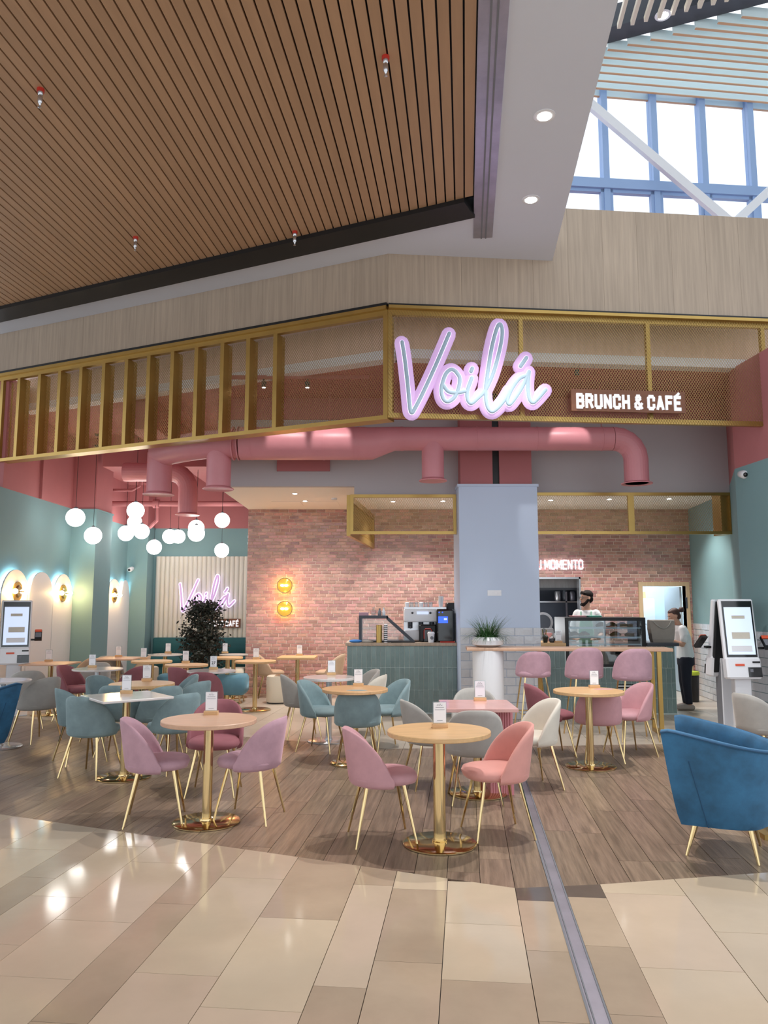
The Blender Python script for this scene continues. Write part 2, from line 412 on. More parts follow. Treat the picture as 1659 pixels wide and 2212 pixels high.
# cafe floor tiles
for i in range(-14, 12):
    for j in range(11, 25):
        p = rect(i*.72+g, (i+1)*.72-g, j*.72+g, (j+1)*.72-g)
        for side in (0, 1):
            q = clip(p, r2w(XRC, 0), (-cos(A6), sin(A6)) if side == 0 else (cos(A6), -sin(A6)))
            if q: q = clip(q, (CX, CY), neg(FL_) if side == 0 else neg(FR_))
            if q: floor_piece('cafe_floor_tile', q, 'cafe_tile', -.001)

# ================================================================== CAFE SHELL
ZT, ZP = 4.75, 3.4           # ceiling height, height where teal turns pink
YB, YF = 14.3, 11.5          # brick wall plane, front plane of counters and bulkhead
BX0, XR0 = -2.54, 5.70
XL, XP, YK = -5.85, -5.385, 18.0
wl = struct(MB().box(XL-.2, XL, 11.2, YK+.4, 0, ZP).build('wall_left', 'teal_wall'))
struct(MB().box(XL-.2, XL, 11.66, YK+.4, ZP, ZT+.4).box(XL, XL+.05, 12.9, 14.1, ZP, 4.35).build('wall_left_upper', 'pink_wall'))
for k, (y0, y1) in enumerate(((14.3, 15.15), (17.5, YK+.4))):
    struct(MB().box(XL, XP, y0, y1, 0, ZP).box(XL, XP+.02, y0-.02, y1+.02, ZP-.03, ZP).build('wall_pilaster', 'teal_wall'))
    struct(MB().box(XL, XP-.02, y0, y1, ZP, ZT).build('wall_pilaster_upper', 'pink_wall'))
struct(MB().box(XL, BX0, YK, YK+.2, 0, ZP).build('wall_back', 'teal_wall'))
struct(MB().box(XL, BX0, YK, YK+.2, ZP, ZT).build('wall_back_upper', 'pink_wall'))
struct(MB().box(BX0, BX0+.12, YB+.02, YK+.2, 0, ZT).build('wall_partition', 'white_wall'))
struct(MB().prism([(CX-8*cos(radians(24.6))+.2, CY+8*sin(radians(24.6))+.75), (CX, CY+.75), (6.2, CY+.78+6.2*QR[1]), (6.2, YK+.3), (XL-.2, YK+.3)], ZT, ZT+.1).build('ceiling', 'pink_wall'))
# pink beams, pipes under the ceiling at the back left
struct(MB().box(-5.2, -2.4, 14.0, 14.55, 4.15, ZT).box(-3.95, -3.5, 11.6, YK, 4.3, ZT).box(XL, -5.4, 15.15, 17.5, 4.35, ZT).build('trim_2', 'pink_wall'))
pp = struct(MB().tube([(XL, 16.2, 3.75), (-2.6, 16.2, 3.75)], .06, 10).tube([(-4.9, 16.2, 3.75), (-4.78, 16.2, 3.75)], .1, 10)
    .tube([(-4.95, 15.4, 4.7), (-4.95, 15.4, 4.0), (-5.1, 15.4, 3.92), (-5.6, 15.4, 3.92)], .03, 8).tube([(-4.85, 16.3, 3.7), (-4.85, 16.3, 3.4), (-5.0, 16.3, 3.25)], .04, 8).build('trim_3', 'pink_wall', smooth=True))
# brick faced walls
def brick_wall(name, x0, x1, z1, holes, seed, prefer):
    rnd = random.Random(seed)
    mb = MB()
    xs = sorted({x0, x1, *[h[0] for h in holes], *[h[1] for h in holes]}); zs = sorted({0, z1, *[h[2] for h in holes], *[h[3] for h in holes]})
    for a, b in zip(xs, xs[1:]):
        for c, d in zip(zs, zs[1:]):
            if not any(h[0] <= (a+b)/2 <= h[1] and h[2] <= (c+d)/2 <= h[3] for h in holes): mb.box(a, b, YB, YB+.15, c, d)
    base = struct(mb.build(name, 'grout')); cell_w, cell_h, gp = .174, .0605, .0095
    pieces = []; r = 0
    while r*cell_h < z1:
        off = (.0, .5, .25, .75)[r % 4]*cell_w + rnd.uniform(-.01, .01); a = x0-off
        while a < x1:
            segs = [(max(a+gp/2, x0), min(a+cell_w-gp/2, x1))]; za, zb = r*cell_h+gp/2, min((r+1)*cell_h-gp/2, z1)
            for h in holes:
                if zb > h[2] and za < h[3]:
                    ns = []
                    for s0, s1 in segs:
                        if s1 <= h[0] or s0 >= h[1]: ns.append((s0, s1)); continue
                        if s0 < h[0]: ns.append((s0, h[0]))
                        if s1 > h[1]: ns.append((h[1], s1))
                    segs = ns
            for s0, s1 in segs:
                if s1-s0 > .02: pieces.append((s0, s1, za, zb))
            a += cell_w
        r += 1
    pieces.sort(key=lambda p: prefer(p)); shared = None
    def brk(mb, w_, h_, M):
        t = .008; b = .004
        mb.add([(-w_/2, 0, -h_/2), (w_/2, 0, -h_/2), (w_/2, 0, h_/2), (-w_/2, 0, h_/2), (-w_/2+b, -t, -h_/2+b), (w_/2-b, -t, -h_/2+b), (w_/2-b, -t, h_/2-b), (-w_/2+b, -t, h_/2-b)],
               [(4, 5, 6, 7), (0, 1, 5, 4), (1, 2, 6, 5), (2, 3, 7, 6), (3, 0, 4, 7)], M)
    shared = MB(); brk(shared, cell_w-gp, cell_h-gp, Matrix.Identity(4)); shared = shared.mesh('brick', 'brick'); rest = MB(); n = 0
    for s0, s1, za, zb in pieces:
        tx, tz = rnd.gauss(0, .018), rnd.gauss(0, .010)
        full = abs((s1-s0)-(cell_w-gp)) < 1e-4 and abs((zb-za)-(cell_h-gp)) < 1e-4
        if n < 300 and full:
            link('brick', shared, base, ((s0+s1)/2, YB-.001, (za+zb)/2), (tx, 0, tz)); n += 1
        else:
            M = Matrix.Translation(((s0+s1)/2, YB-.001, (za+zb)/2)) @ Matrix.Rotation(tx, 4, 'X') @ Matrix.Rotation(tz, 4, 'Z'); brk(rest, s1-s0, zb-za, M)
    stuff(rest.build('bricks', 'brick', base))
    return base
brick_wall('wall_brick', BX0, 1.6, 3.39, [], 3, lambda p: abs(p[0]+1.3)*1.0+abs(p[2]-2.0))
PH = (2.2, at(1255, 1300, YB)[0], 1.0, at(1255, 1247, YB)[2])                      # kitchen hatch
DX0, DX1, DZ = at(1388, 1300, YB)[0], at(1482, 1300, YB)[0], at(1388, 1266, YB)[2] # doorway
brick_wall('wall_brick_right', 2.1, XR0, 3.39, [PH, (DX0, DX1, 0, DZ)], 5, lambda p: abs(p[0]-4.3)+abs(p[2]-2.0))
# door frame
d1 = struct(MB().box(DX0-.075, DX0, YB-.04, YB+.16, 0, DZ+.075).box(DX1, DX1+.06, YB-.04, YB+.16, 0, DZ+.075).box(DX0, DX1, YB-.04, YB+.16, DZ, DZ+.075).build('door_1', 'door_wood'))
o = MB().box(0, .04, 0, .8, 0, DZ-.02).build('door_leaf', 'kitchen_white', d1); o.location = (DX1-.045, YB+.18, .01)
MB().box(DX1-.02, DX1+.01, YB-.045, YB-.03, 1.55, 1.75).box(DX1-.02, DX1+.01, YB-.045, YB-.03, .9, 1.1).build('hinge', 'dark_grey', d1)
# back room behind the doorway and kitchen behind the hatch
br = struct(MB().box(DX0-.5, DX1+.7, 17.0, 17.1, 0, 3.0).box(DX1+.65, DX1+.75, YB+.16, 17, 0, 3).box(DX0-.3, DX1+.7, YB+.16, 17, 2.9, 3).build('wall_back_room', 'kitchen_white'))
struct(MB().box(1.8, DX0-.25, 16.2, 16.3, 0, 3).box(DX0-.3, DX0-.2, YB+.16, 16.3, 0, 3).box(1.8, DX0-.25, YB+.16, 16.2, 2.9, 3).build('wall_kitchen', 'kitchen_dark'))
struct(MB().box(PH[0], PH[1], YB-.02, YB+.17, PH[2]-.05, PH[2]).box(PH[1]-.03, PH[1], YB-.015, YB+.16, PH[2], PH[3]).box(PH[0], PH[1], YB-.015, YB+.16, PH[3]-.03, PH[3]).build('window_1', 'steel_bright'))
# soffit, bulkhead
so_ = struct(MB().box(BX0, XR0+.2, YF+.1, YB+.15, 3.39, 3.5).build('ceiling_soffit', 'cream_soffit'))
struct(MB().box(BX0, 5.42, YF, YF+.1, 3.39, 4.42).box(-.45, 5.42, YF, YF+.1, 3.26, 3.39).build('wall_bulkhead', 'grey_wall'))
struct(MB().box(BX0, 5.42, YF-.03, YF+.1, 4.42, ZT).build('wall_bulkhead_upper', 'pink_wall'))
struct(MB().box(BX0, BX0+.1, YF+.1, YK, 3.5, ZT).build('wall_soffit_side', 'pink_wall'))
MB().box(-1.95, -1.45, 13.2, 13.75, 3.383, 3.39).build('access_panel', 'cream_soffit', so_); MB().box(-1.3, -.8, 13.2, 13.75, 3.383, 3.39).build('access_panel', 'cream_soffit', so_)
MB().box(-1.62, -.82, YF-.05, YF, 3.62, 3.95).build('wall_grille', 'pink_wall', bpy.data.objects['wall_bulkhead'])
# white column with glazed tiles below
KX0, KX1, KY = 1.095, 2.245, 11.15
kc = struct(MB().box(KX0, KX1, KY, KY+.9, 0, 3.37).box(KX0-.02, KX1+.02, KY-.02, KY+.9, 3.33, 3.37).build('wall_column', 'column_white'))
struct(MB().box(KX0+.03, 1.6, KY+.02, KY+.9, 3.37, ZT).box(1.7, KX1-.07, KY+.02, KY+.9, 3.37, ZT).build('wall_column_upper', 'pink_wall'))
struct(MB().box(1.6, 1.7, KY+.06, KY+.9, 3.37, ZT).build('trim_4', 'black'))
def tiles(parent, M, x0, x1, z0, z1, tw, th, m, name, gap=.004, t=.008, stag=True, seed=1, tilt=.012):
    rnd = random.Random(seed); cache = {}
    nr = max(1, round((z1-z0)/th)); th = (z1-z0)/nr
    for r in range(nr):
        off = (tw/2 if stag and r % 2 else 0); a = x0-off
        while a < x1-1e-4:
            s0, s1 = max(a, x0)+gap/2, min(a+tw, x1)-gap/2; a += tw
            if s1-s0 < .012: continue
            k = (round(s1-s0, 4),)
            if k not in cache:
                w_, h_, b = (s1-s0)/2, th/2-gap/2, .003
                cache[k] = MB().add([(-w_, 0, -h_), (w_, 0, -h_), (w_, 0, h_), (-w_, 0, h_), (-w_+b, -t, -h_+b), (w_-b, -t, -h_+b), (w_-b, -t, h_-b), (-w_+b, -t, h_-b)],
                    [(4, 5, 6, 7), (0, 1, 5, 4), (1, 2, 6, 5), (2, 3, 7, 6), (3, 0, 4, 7)]).mesh(name, m)
            o = link(name, cache[k], parent)
            o.matrix_local = M @ Matrix.Translation(((s0+s1)/2, -.001, z0+(r+.5)*th)) @ Matrix.Rotation(rnd.gauss(0, tilt), 4, 'X') @ Matrix.Rotation(rnd.gauss(0, tilt*.7), 4, 'Z')
tiles(kc, Matrix.Translation((0, KY, 0)), KX0, KX1, 0, 1.285, .26, .115, 'zellige', 'glazed_tile', seed=2)
# right wall
RA, RB = fl(1587, 1013, ZP), fl(1659, 989, ZP)
rq = Vector((RB[0]-RA[0], RB[1]-RA[1])).normalized(); RB = (RA[0]+rq.x*1.6, RA[1]+rq.y*1.6)
RF0, RF1 = (XR0+.02, YB+.2), (XR0+.02-.1051*2.4, YB+.2-2.4)
rp = [RF0, RF1, RA, RB, (RB[0]+.6, RB[1]+.2), (6.4, YB+.2)]
wr = struct(MB().prism(rp, 0, ZP).build('wall_right', 'teal_wall'))
struct(MB().prism(rp, ZP, ZT).build('wall_right_upper', 'pink_wall'))
for a, b, sd in ((RF1, RF0, 4), (RA, RB, 6)):
    q = (a[0]-b[0], a[1]-b[1]); L = hypot(*q)
    if sd == 4: M = frame((b[0], b[1], 0), q)
    else: q = (b[0]-a[0], b[1]-a[1]); M = frame((a[0], a[1], 0), q)
    M = M @ Matrix.Translation((0, 0, 0))
    # tiles look towards the room: choose the side facing the camera
    n_in = M.to_3x3() @ Vector((0, -1, 0))
    mid = Vector(((a[0]+b[0])/2, (a[1]+b[1])/2, 0))
    if n_in.dot(Vector((0, 5, 0))-mid) < 0: M = M @ Matrix.Translation((L, 0, 0)) @ Matrix.Rotation(pi, 4, 'Z')
    tiles(wr, M, 0, L, 0, 1.28, .3, .107, 'zellige', 'glazed_tile', seed=sd)

# arched white panels with light behind them, along the left wall
for k, yc in enumerate((12.08, 13.0, 13.88, 15.6, 16.5, 17.22)):
    hw = .45 if k not in (2, 5) else (.41 if k == 2 else .27)
    hw = min(hw, .45); pr = [(-hw, .0), (hw, .0)] + [(hw*cos(t), 1.72+.44*sin(t)) for t in [pi*i/20 for i in range(21)]]
    lab = ['white arched panel with a brass sconce at the left picture edge', 'plain white arched panel between the two brass sconce arches',
           'white arched panel with a brass sconce beside the first pilaster', 'white arched panel behind the first pilaster, mostly hidden', 'white arched panel with a sconce seen past the first pilaster', 'white arched panel touching the second pilaster'][k]
    t = thing('arch_panel', lab, 'wall panel', (XL, yc, 0), 0, 'arched wall panels')
    M = Matrix.Rotation(pi/2, 4, 'Z')
    vs = [(.09, x_, z_) for x_, z_ in pr]+[(.065, x_, z_) for x_, z_ in pr]; n = len(pr)
    MB().add(vs, [tuple(range(n)), tuple(reversed(range(n, 2*n)))]+[(i, i+n, (i+1) % n+n, (i+1) % n) for i in range(n)]).build('panel', 'white_paint', t)
    MB().tube([(.035, (hw-.045)*cos(a), 1.72+.395*sin(a)) for a in [pi*(i+.3)/20.6 for i in range(21)]], .014, 6).build('light_strip', 'halo_led', t)
    MB().box(0, .065, -hw+.12, hw-.12, .02, 1.6).build('spacer', 'white_paint', t)

# fluted white panel on the back wall
PX0, PX1 = at(334, 1300, YK-.05)[0], -2.62
fp = thing('fluted_panel', 'white fluted wall panel behind the back neon sign above the teal bench', 'wall panel', ((PX0+PX1)/2, YK-.005, 0))
zb, zt = .8, at(400, 1202, YK-.05)[2]
MB().box(PX0-fp.location.x, PX1-fp.location.x, -.03, 0, zb, zt).build('backing', 'flute_white', fp)
nfl = 25; fw = (PX1-PX0)/nfl
fme = MB().loft([[(fw*.48*cos(a), -.03-.042*sin(a), z) for a in [pi*i/8 for i in range(9)]] for z in (zb, zt)]).mesh('flute', 'flute_white', True)
for i in range(nfl): link('flute', fme, fp, (PX0-fp.location.x+fw*(i+.5), 0, 0))

# ================================================================== SHOPFRONT FASCIA
ML = frame((CX, CY, 0), (-QL[0], -QL[1])); MR = frame((CX, CY, 0), QR)
def place(o, M): o.matrix_world = M; return o
zb_, zt_ = ZC(900), ZC(674); zt2 = ZC(661); zceil = ZC(548)
ZR = onplane(1222, 450, (CX, CY), QR)[1]
LL, LR = 6.75, 5.3
# wood cladding
wf = struct(MB().box(-LL, 0, .03, .2, zt2, zceil+.3).build('wall_cladding_left', 'under')); place(wf, ML)
wf2 = struct(MB().box(0, LR, .03, .2, zt2, ZR).build('wall_cladding_right', 'under')); place(wf2, MR)
for k in range(int(LL/.45)):
    o = MB().box(-(k+1)*.45+.001, -k*.45-.001, .0, .028, zt2+.02, zceil+.2).build('cladding_board', 'fascia_wood', wf)
for k in range(int(LR/.45)+1):
    o = MB().box(k*.45+.001, min(LR, (k+1)*.45)-.001, .0, .028, zt2+.02, ZR).build('cladding_board', 'fascia_wood', wf2)
b1 = struct(MB().box(-LL, .0, -.05, .2, zt2-.01, zt2+.03).build('trim_5', 'black')); place(b1, ML)
b1 = struct(MB().box(-.0, LR, -.05, .2, zt2-.005, zt2+.02).build('trim_6', 'black')); place(b1, MR)
# gold frames with expanded metal
fs = thing('gold_fascia_frame', 'gold ribbed mesh fascia running back to the left above the tables', 'fascia frame'); place(fs, ML)
D = .17
MB().box(-LL, 0, -.07, D, zt_+.02, zt2-.012).build('cornice', 'gold', fs)
MB().box(-LL, 0, -.02, .05, zt_-.04, zt_+.02).build('top_rail', 'gold', fs)
MB().box(-LL, 0, -.02, D, zb_-.03, zb_+.02).build('bottom_rail', 'gold', fs)
for u in (5, 41, 85, 128, 174, 223, 272, 320, 371, 423, 479, 535, 594):
    s = -onplane(u, 850, (CX, CY), QL)[0]
    MB().box(s-.03, s+.03, -.015, D, zb_+.02, zt_-.04).build('fin', 'gold', fs)
MB().box(-.06, 0, -.015, D, zb_+.02, zt_-.04).build('fin', 'gold', fs)
o = stuff(mesh_lattice(-LL, -.06, zb_+.02, zt_-.04).build('metal_mesh', 'brass_mesh', fs)); o.location = (0, .1, 0)
fr_ = thing('gold_fascia_frame', 'gold mesh fascia frame behind the pink lit shop sign', 'fascia frame'); place(fr_, MR)
MB().box(0, LR, -.07, D, zt_+.03, zt2-.008).build('cornice', 'gold', fr_)
MB().box(0, LR, 0, .06, zt_-.03, zt_+.03).build('top_rail', 'gold', fr_); MB().box(0, LR, 0, .06, zb_-.01, zb_+.05).build('bottom_rail', 'gold', fr_)
for s in (.025, onplane(1127, 800, (CX, CY), QR)[0], onplane(1403, 800, (CX, CY), QR)[0], 4.75):
    MB().box(s-.025, s+.025, 0, .06, zb_+.05, zt_-.03).build('post', 'gold', fr_)
o = stuff(mesh_lattice(0, LR, zb_-.01, zt_+.03).build('metal_mesh', 'brass_mesh', fr_)); o.location = (0, -.012, 0)
# inner shutter box seen through the mesh
for M, x0, x1, nm in ((ML, -8.0, -.17, 'trim_7'), (MR, .17, 6.2, 'trim_8')):
    zz = at(888, 765, CY+.65)[2]
    o = struct(MB().box(x0, x1, .65, .75, zz+.0, zt2+.3).build(nm, 'rose_wood')); place(o, M)
    MB().box(x0, x1, .56, .76, zz-.07, zz+.05).build('shutter_rail', 'white_paint', o)

# ---- lit script sign
SIGN = [[(125, 320), (150, 480), (180, 740), (200, 950), (216, 1000), (245, 965), (330, 800), (450, 540), (580, 235)],
    [(640, 600), (600, 582), (550, 620), (518, 700), (503, 790), (525, 870), (570, 893), (630, 850), (670, 760), (680, 665), (640, 600)],
    [(520, 735), (570, 795), (650, 808), (735, 792)], [(797, 665), (755, 790), (758, 875), (792, 910), (850, 865), (930, 780), (1010, 600), (1075, 350), (1090, 210), (1070, 145), (1038, 190), (990, 370), (950, 620), (930, 800), (945, 930), (985, 988), (1040, 960), (1110, 880), (1170, 780)],
    [(1340, 640), (1260, 670), (1190, 760), (1143, 870), (1155, 920), (1200, 880), (1285, 750), (1350, 605)], [(1350, 605), (1338, 720), (1348, 850), (1382, 903), (1430, 870), (1510, 780)],
    [(802, 572), (790, 602)], [(1268, 552), (1325, 470)]]
def script_sign(root, M, k=1.0, small=False):
    pos = (CX-.12*(-QR[1]), CY-.12*QR[0])
    for nm, m, r, y0, fy in (('backing', 'sign_neon' if small else 'sign_halo', .055 if small else .09, .0, .35), ('neon_edge', 'sign_halo' if small else 'sign_neon', .029, -.030, .5), ('face', 'sign_neon' if small else 'sign_face', .010 if small else .0235, -.038, .5)):
        mb = MB()
        for st in SIGN:
            pts = []
            for (a, b) in st:
                s, z = onplane(840+a/4.484, 670+b/4.484, pos, QR); pts.append((s*k, 0, (z-4.3)*k))
            t = MB().tube(spline(pts, 5), r*k, 10, True)
            mb.add([(p[0], p[1]*fy+y0*k, p[2]) for p in t.v], t.f)
        mb.build(nm, m, root, True, 60)
    for a, b in ((215, 900), (560, 760), (950, 700), (1300, 760)):
        s, z = onplane(840+a/4.484, 670+b/4.484, pos, QR)
        MB().tube([(s*k, .015*k, (z-4.3)*k), (s*k, .1*k, (z-4.3)*k)], .012*k, 8).build('stand_off', 'mid_grey', root)
vs_ = thing('script_sign', 'large pink lilac lit script sign on the gold mesh fascia', 'sign')
place(vs_, frame((CX+.12*QR[1], CY-.12*QR[0], 4.3), QR)); script_sign(vs_, None)
def board_sign(name, label, M, wd, ht, tsize):
    t = thing(name, label, 'sign'); place(t, M)
    MB().box(-wd/2, wd/2, -.03, 0, -ht/2, ht/2).build('board', 'sign_board', t)
    lettering(t, 'BRUNCH & CAFÉ', -wd*.46, wd*.46, -ht*.40, ht*.70, -.045, 'letter_white', .22, .016); return t
pos = (CX+.08*QR[1], CY-.08*QR[0])
sa, za = onplane(1235, 893, pos, QR); sb, zb2 = onplane(1478, 846, pos, QR); s_, zc_ = onplane(1356, 868, pos, QR)
M = frame((pos[0]+s_*QR[0], pos[1]+s_*QR[1], zc_), QR)
board_sign('board_sign', 'brown board sign with white capital letters on the mesh fascia', M, sb-sa, .27, .3)
# small copies on the back wall
kk = (at(510, 1290, 17.8)[0]-at(388, 1290, 17.8)[0])/1.78
b_ = thing('script_sign', 'smaller lilac neon script sign on the white fluted back panel', 'sign', (at(388, 1290, 17.8)[0]-.15*kk, 17.82, at(450, 1288, 17.8)[2])); script_sign(b_, None, kk, True)
p0 = at(473, 1346, 17.91); board_sign('board_sign', 'small brown board sign with white letters behind the leafy tree', Matrix.Translation(p0), 1.0, .2, .2)
# white neon words over the kitchen hatch
nw = thing('neon_words_sign', 'white neon capitals on the brick wall over the kitchen hatch', 'sign', (0, YB-.03, at(1200, 1220, YB)[2]))
xr_ = at(1258, 1220, YB)[0]; wpx = xr_-at(1147, 1220, YB)[0]; hy = at(1200, 1210, YB)[2]-at(1200, 1231, YB)[2]
lettering(nw, 'TU MOMENTO', xr_-wpx, xr_, -hy/2, hy, -.03, 'neon_white', .13, .01)
MB().box(xr_-wpx, xr_, -.008, .02, -hy*.08, hy*.08).build('bracket', 'acrylic', nw)

# ================================================================== MALL CEILING
ZM = zceil
T0, T1 = fl(0, 690, ZM), fl(1022, 462, ZM)
tq = Vector((T1[0]-T0[0], T1[1]-T0[1])).normalized(); tn = Vector((-tq.y, tq.x)); tn = tn if tn.y > 0 else -tn
T0e = Vector(T0)-tq*2.5; T1v = Vector(T1)+tq*.02
XB0, XBS, XB1 = .145, .365, 1.13
fe = Vector((CX, CY)); fle = fe+Vector(QL)*LL; fre = fe+Vector(QR)*2.05
pB = lambda x_, y_: Vector(r2w(x_, y_))
cm = MB().prism([tuple(T0e), tuple(T1v), tuple(fe-Vector((0, .0))), tuple(fle)], ZM, ZM+.3)
yT = w2r(*T1v)[1]
cm.prism([tuple(pB(XB0, yT)), tuple(pB(XB0, -6)), tuple(pB(XB1, -6)), tuple(fre), tuple(fe), tuple(T1v)], ZM, ZM+.3)
struct(cm.build('ceiling_mall', 'white_wall'))
e2 = struct(MB().box(XB0, XBS, -6, 8.55, ZM-.012, ZM+.02).build('trim_9', 'steel')); e2.rotation_euler = (0, 0, -A6)
for a, b in ((XB0+.085, XB0+.1), (XB0+.135, XB0+.15)): MB().box(a, b, -6, 8.55, ZM-.022, ZM-.01).build('joint_rail', 'mid_grey', e2)
# black edge trough and timber slats
n4 = tn*.36
struct(MB().prism([tuple(T0e-n4), tuple(T1v-n4), tuple(T1v), tuple(T0e)], ZM-.05, ZM+.2).build('trim_10', 'black'))
sl = struct(MB().prism([tuple(T0e-n4*.5), tuple(T1v-n4*.5), tuple(pB(XB0+.15, yT-.2)), tuple(pB(XB0+.15, -6)), tuple(pB(-12, -6))], ZM+.09, ZM+.12).build('ceiling_slat_backing', 'black'))
x = XB0-.012; pitch = .0985; SW = .083
while x > -10.5:
    p = clip(rect(x-SW, x, -4, 14), tuple(Vector(T0)-n4), tuple(-tn)); pr = [w2r(*q) for q in p]
    if len(pr) >= 3:
        o = MB().prism(pr, ZM+.0, ZM+.03).build('timber_slat', 'slat_wood', sl); o.rotation_euler = (0, 0, -A6)
    x -= pitch
spr = thing('sprinkler', 'red collared ceiling sprinkler near the steel joint strip', 'sprinkler', (0, 0, 0), 0, 'ceiling sprinklers')
MB().lathe([(.004, -.17), (.016, -.165), (.006, -.15), (.012, -.13), (.02, -.12), (.02, -.07), (.014, -.06), (.022, -.05), (.022, -.02)], 12).build('head', 'steel_bright', spr, True)
MB().lathe([(.03, -.03), (.03, .0), (.012, .0), (.012, .06)], 12).build('collar', 'red_brass', spr)
xy = fl(833, 122, ZM); spr.location = (*xy, ZM)
for (u, v, lb) in ((88, 192, 'ceiling sprinkler at the far left of the slats'), (293, 512, 'small ceiling sprinkler low among the slats on the left'), (637, 500, 'small ceiling sprinkler next to the black trough')):
    xy = fl(u, v, ZM); dup(spr, (*xy, ZM), 0, lb)
def downlight(u, v, z, label, energy, r=.075, ang=90, col=(1, .97, .94), m='lamp_white', tgt=None):
    xy = fl(u, v, z); t = thing('downlight', label, 'downlight', (xy[0], xy[1], z), 0, 'recessed downlights')
    MB().lathe([(r, -.006), (r*1.12, -.004), (r*1.12, .0)], 20).lathe([(r*.8, -.0065), (r, -.006)], 20).build('trim_ring', 'white_gloss', t)
    MB().lathe([(r*.72, -.009), (r*.72, -.004)], 18).build('lens', m, t)
    if energy: lamp('downlight_lamp', 'SPOT', (xy[0], xy[1], z-.03), energy, col, tgt or (xy[0], xy[1], 0), .06, ang, .6)
downlight(1176, 250, ZM, 'nearer round downlight in the white ceiling beam', 420, .085, 95)
downlight(1147, 431, ZM, 'farther round downlight in the white ceiling beam', 360, .085, 95)

# ================================================================== ATRIUM WITH HIGH WINDOWS
YW = 11.5; WP = (at(1290, 300, YW)[0], YW); MW = frame((WP[0], WP[1], 0), QR)
ws = lambda u, v=300: onplane(u, v, WP, QR)[0]
zTop = onplane(1290, 200, WP, QR)[1]+.3; zTr = onplane(1400, 403, WP, QR)[1]; zSill = 5.6
wm = MB(); s0 = ws(1308); dS = ws(1415)-s0
cols = [s0+dS*i for i in range(-2, 8)]
for i, s in enumerate(cols): wm.box(s-.05, s+.05, 0, .16, zSill, zTop)
wm.box(cols[0]-.05, cols[-1]+.05, -.03, .18, zTr-.07, zTr+.09).box(cols[0], cols[-1], 0, .16, zTop-.1, zTop).box(cols[0], cols[-1], 0, .16, zSill-.2, zSill)
w1 = struct(wm.build('window_2', 'window_frame')); place(w1, MW)
for a, b in zip(cols, cols[1:]):
    fm = MB()
    for (x0, x1, z0, z1) in ((a+.05, a+.1, zSill, zTr-.07), (b-.1, b-.05, zSill, zTr-.07), (a+.05, b-.05, zTr-.12, zTr-.07)): fm.box(x0, x1, .02, .1, z0, z1)
    fm.build('vent_frame', 'window_frame', w1)
    MB().box(a+.05, b-.05, .07, .08, zSill, zTr-.07).build('pane', 'pane', w1); MB().box(a+.05, b-.05, .07, .08, zTr+.09, zTop-.1).build('pane', 'pane', w1)
def px3(u, v, y): return Vector(at(u, v, y))
ts = struct(MB().tube([px3(1240, 196, 11.2), px3(1640, 535, 11.2)], .085, 4).tube([px3(1500, 560, 11.25), px3(1800, 285, 11.25)], .085, 4).build('trim_11', 'white_paint'))
zB = onplane(1290, 203, WP, QR)[1]
ORD = ['first', 'second', 'third', 'fourth', 'fifth', 'sixth', 'seventh', 'eighth', 'ninth', 'tenth', 'eleventh', 'twelfth', 'thirteenth']
qb = (cos(radians(7)), sin(radians(7)))
ends = [(1230, 203), (1240, 186), (1250, 170), (1260, 153), (1275, 137), (1290, 122), (1314, 107), (1357, 96), (1407, 85), (1455, 73), (1503, 61), (1552, 49), (1604, 36)]
for i, (u, v) in enumerate(ends):
    xy = fl(u, v, zB); t = thing('ceiling_baffle', ORD[i]+' white ceiling baffle counted from the high atrium windows', 'baffle', (0, 0, 0), 0, 'atrium ceiling baffles')
    place(t, frame((xy[0], xy[1], zB), qb))
    MB().box(0, 7-i*.2, 0, .03, .012, .17).build('blade', 'baffle', t); MB().box(0, 7-i*.2, -.002, .032, 0, .012).build('edge', 'baffle_edge', t)
struct(MB().prism([(1.9, 1.0), (12, 1.0), (12, 9.9), (2.5, 9.3)], zB+.75, zB+.9).build('ceiling_atrium', 'black'))
pb = [fl(1310, 78, zB+.1), fl(1660, -12, zB+.1)]; q = Vector((pb[1][0]-pb[0][0], pb[1][1]-pb[0][1])).normalized()
bm_ = struct(MB().box(-1.5, 5, -.16, .16, 0, .35).build('trim_12', 'dark_grey')); place(bm_, frame((*pb[0], zB+.1), q))
for i in range(9):
    u = 1337+i*29; v = 62-i*7.2
    xy = fl(u, v, zB-.1); t = tag(MB().box(-.025, .025, -3.0, 0, 0, .08).build('ceiling_batten', 'cream_vinyl'), ORD[i]+' slim cream ceiling batten right of the white ceiling beam', 'batten', 'atrium cream battens'); t.location = (*xy, zB-.1); t.rotation_euler = (0, 0, -A6)
downlight(1432, 33, zB+.08, 'downlight on the dark beam at the top right', 0, .1)

# ================================================================== INNER MESH FRAMES OVER THE COUNTERS
def gold_panel(par, M, x0, x1, z0, z1, b=.045, d=.05):
    f = MB().box(x0, x1, 0, d, z1-b, z1, M).box(x0, x1, 0, d, z0, z0+b, M).box(x0, x0+b, 0, d, z0+b, z1-b, M).box(x1-b, x1, 0, d, z0+b, z1-b, M).build('frame', 'gold', par)
    o = stuff(mesh_lattice(x0+b, x1-b, z0+b, z1-b, .036, .052, .0034).build('metal_mesh', 'brass_mesh', par)); o.matrix_local = M @ Matrix.Translation((0, d/2, 0))
za, zb3 = 2.66, 3.26
xa, xb = at(757, 1110, 11.45)[0], 1.085
gm = thing('mesh_canopy', 'gold mesh canopy box hanging over the coffee counter', 'mesh canopy', (0, 11.45, 0))
gold_panel(gm, Matrix.Identity(4), xa, xb, za, zb3)
sd = Vector((-.16-xa, 14.2-11.45)); MS = frame((xa, .05, 0), sd); gold_panel(gm, MS, 0, sd.length-.1, za-.02, zb3, .09, .06)
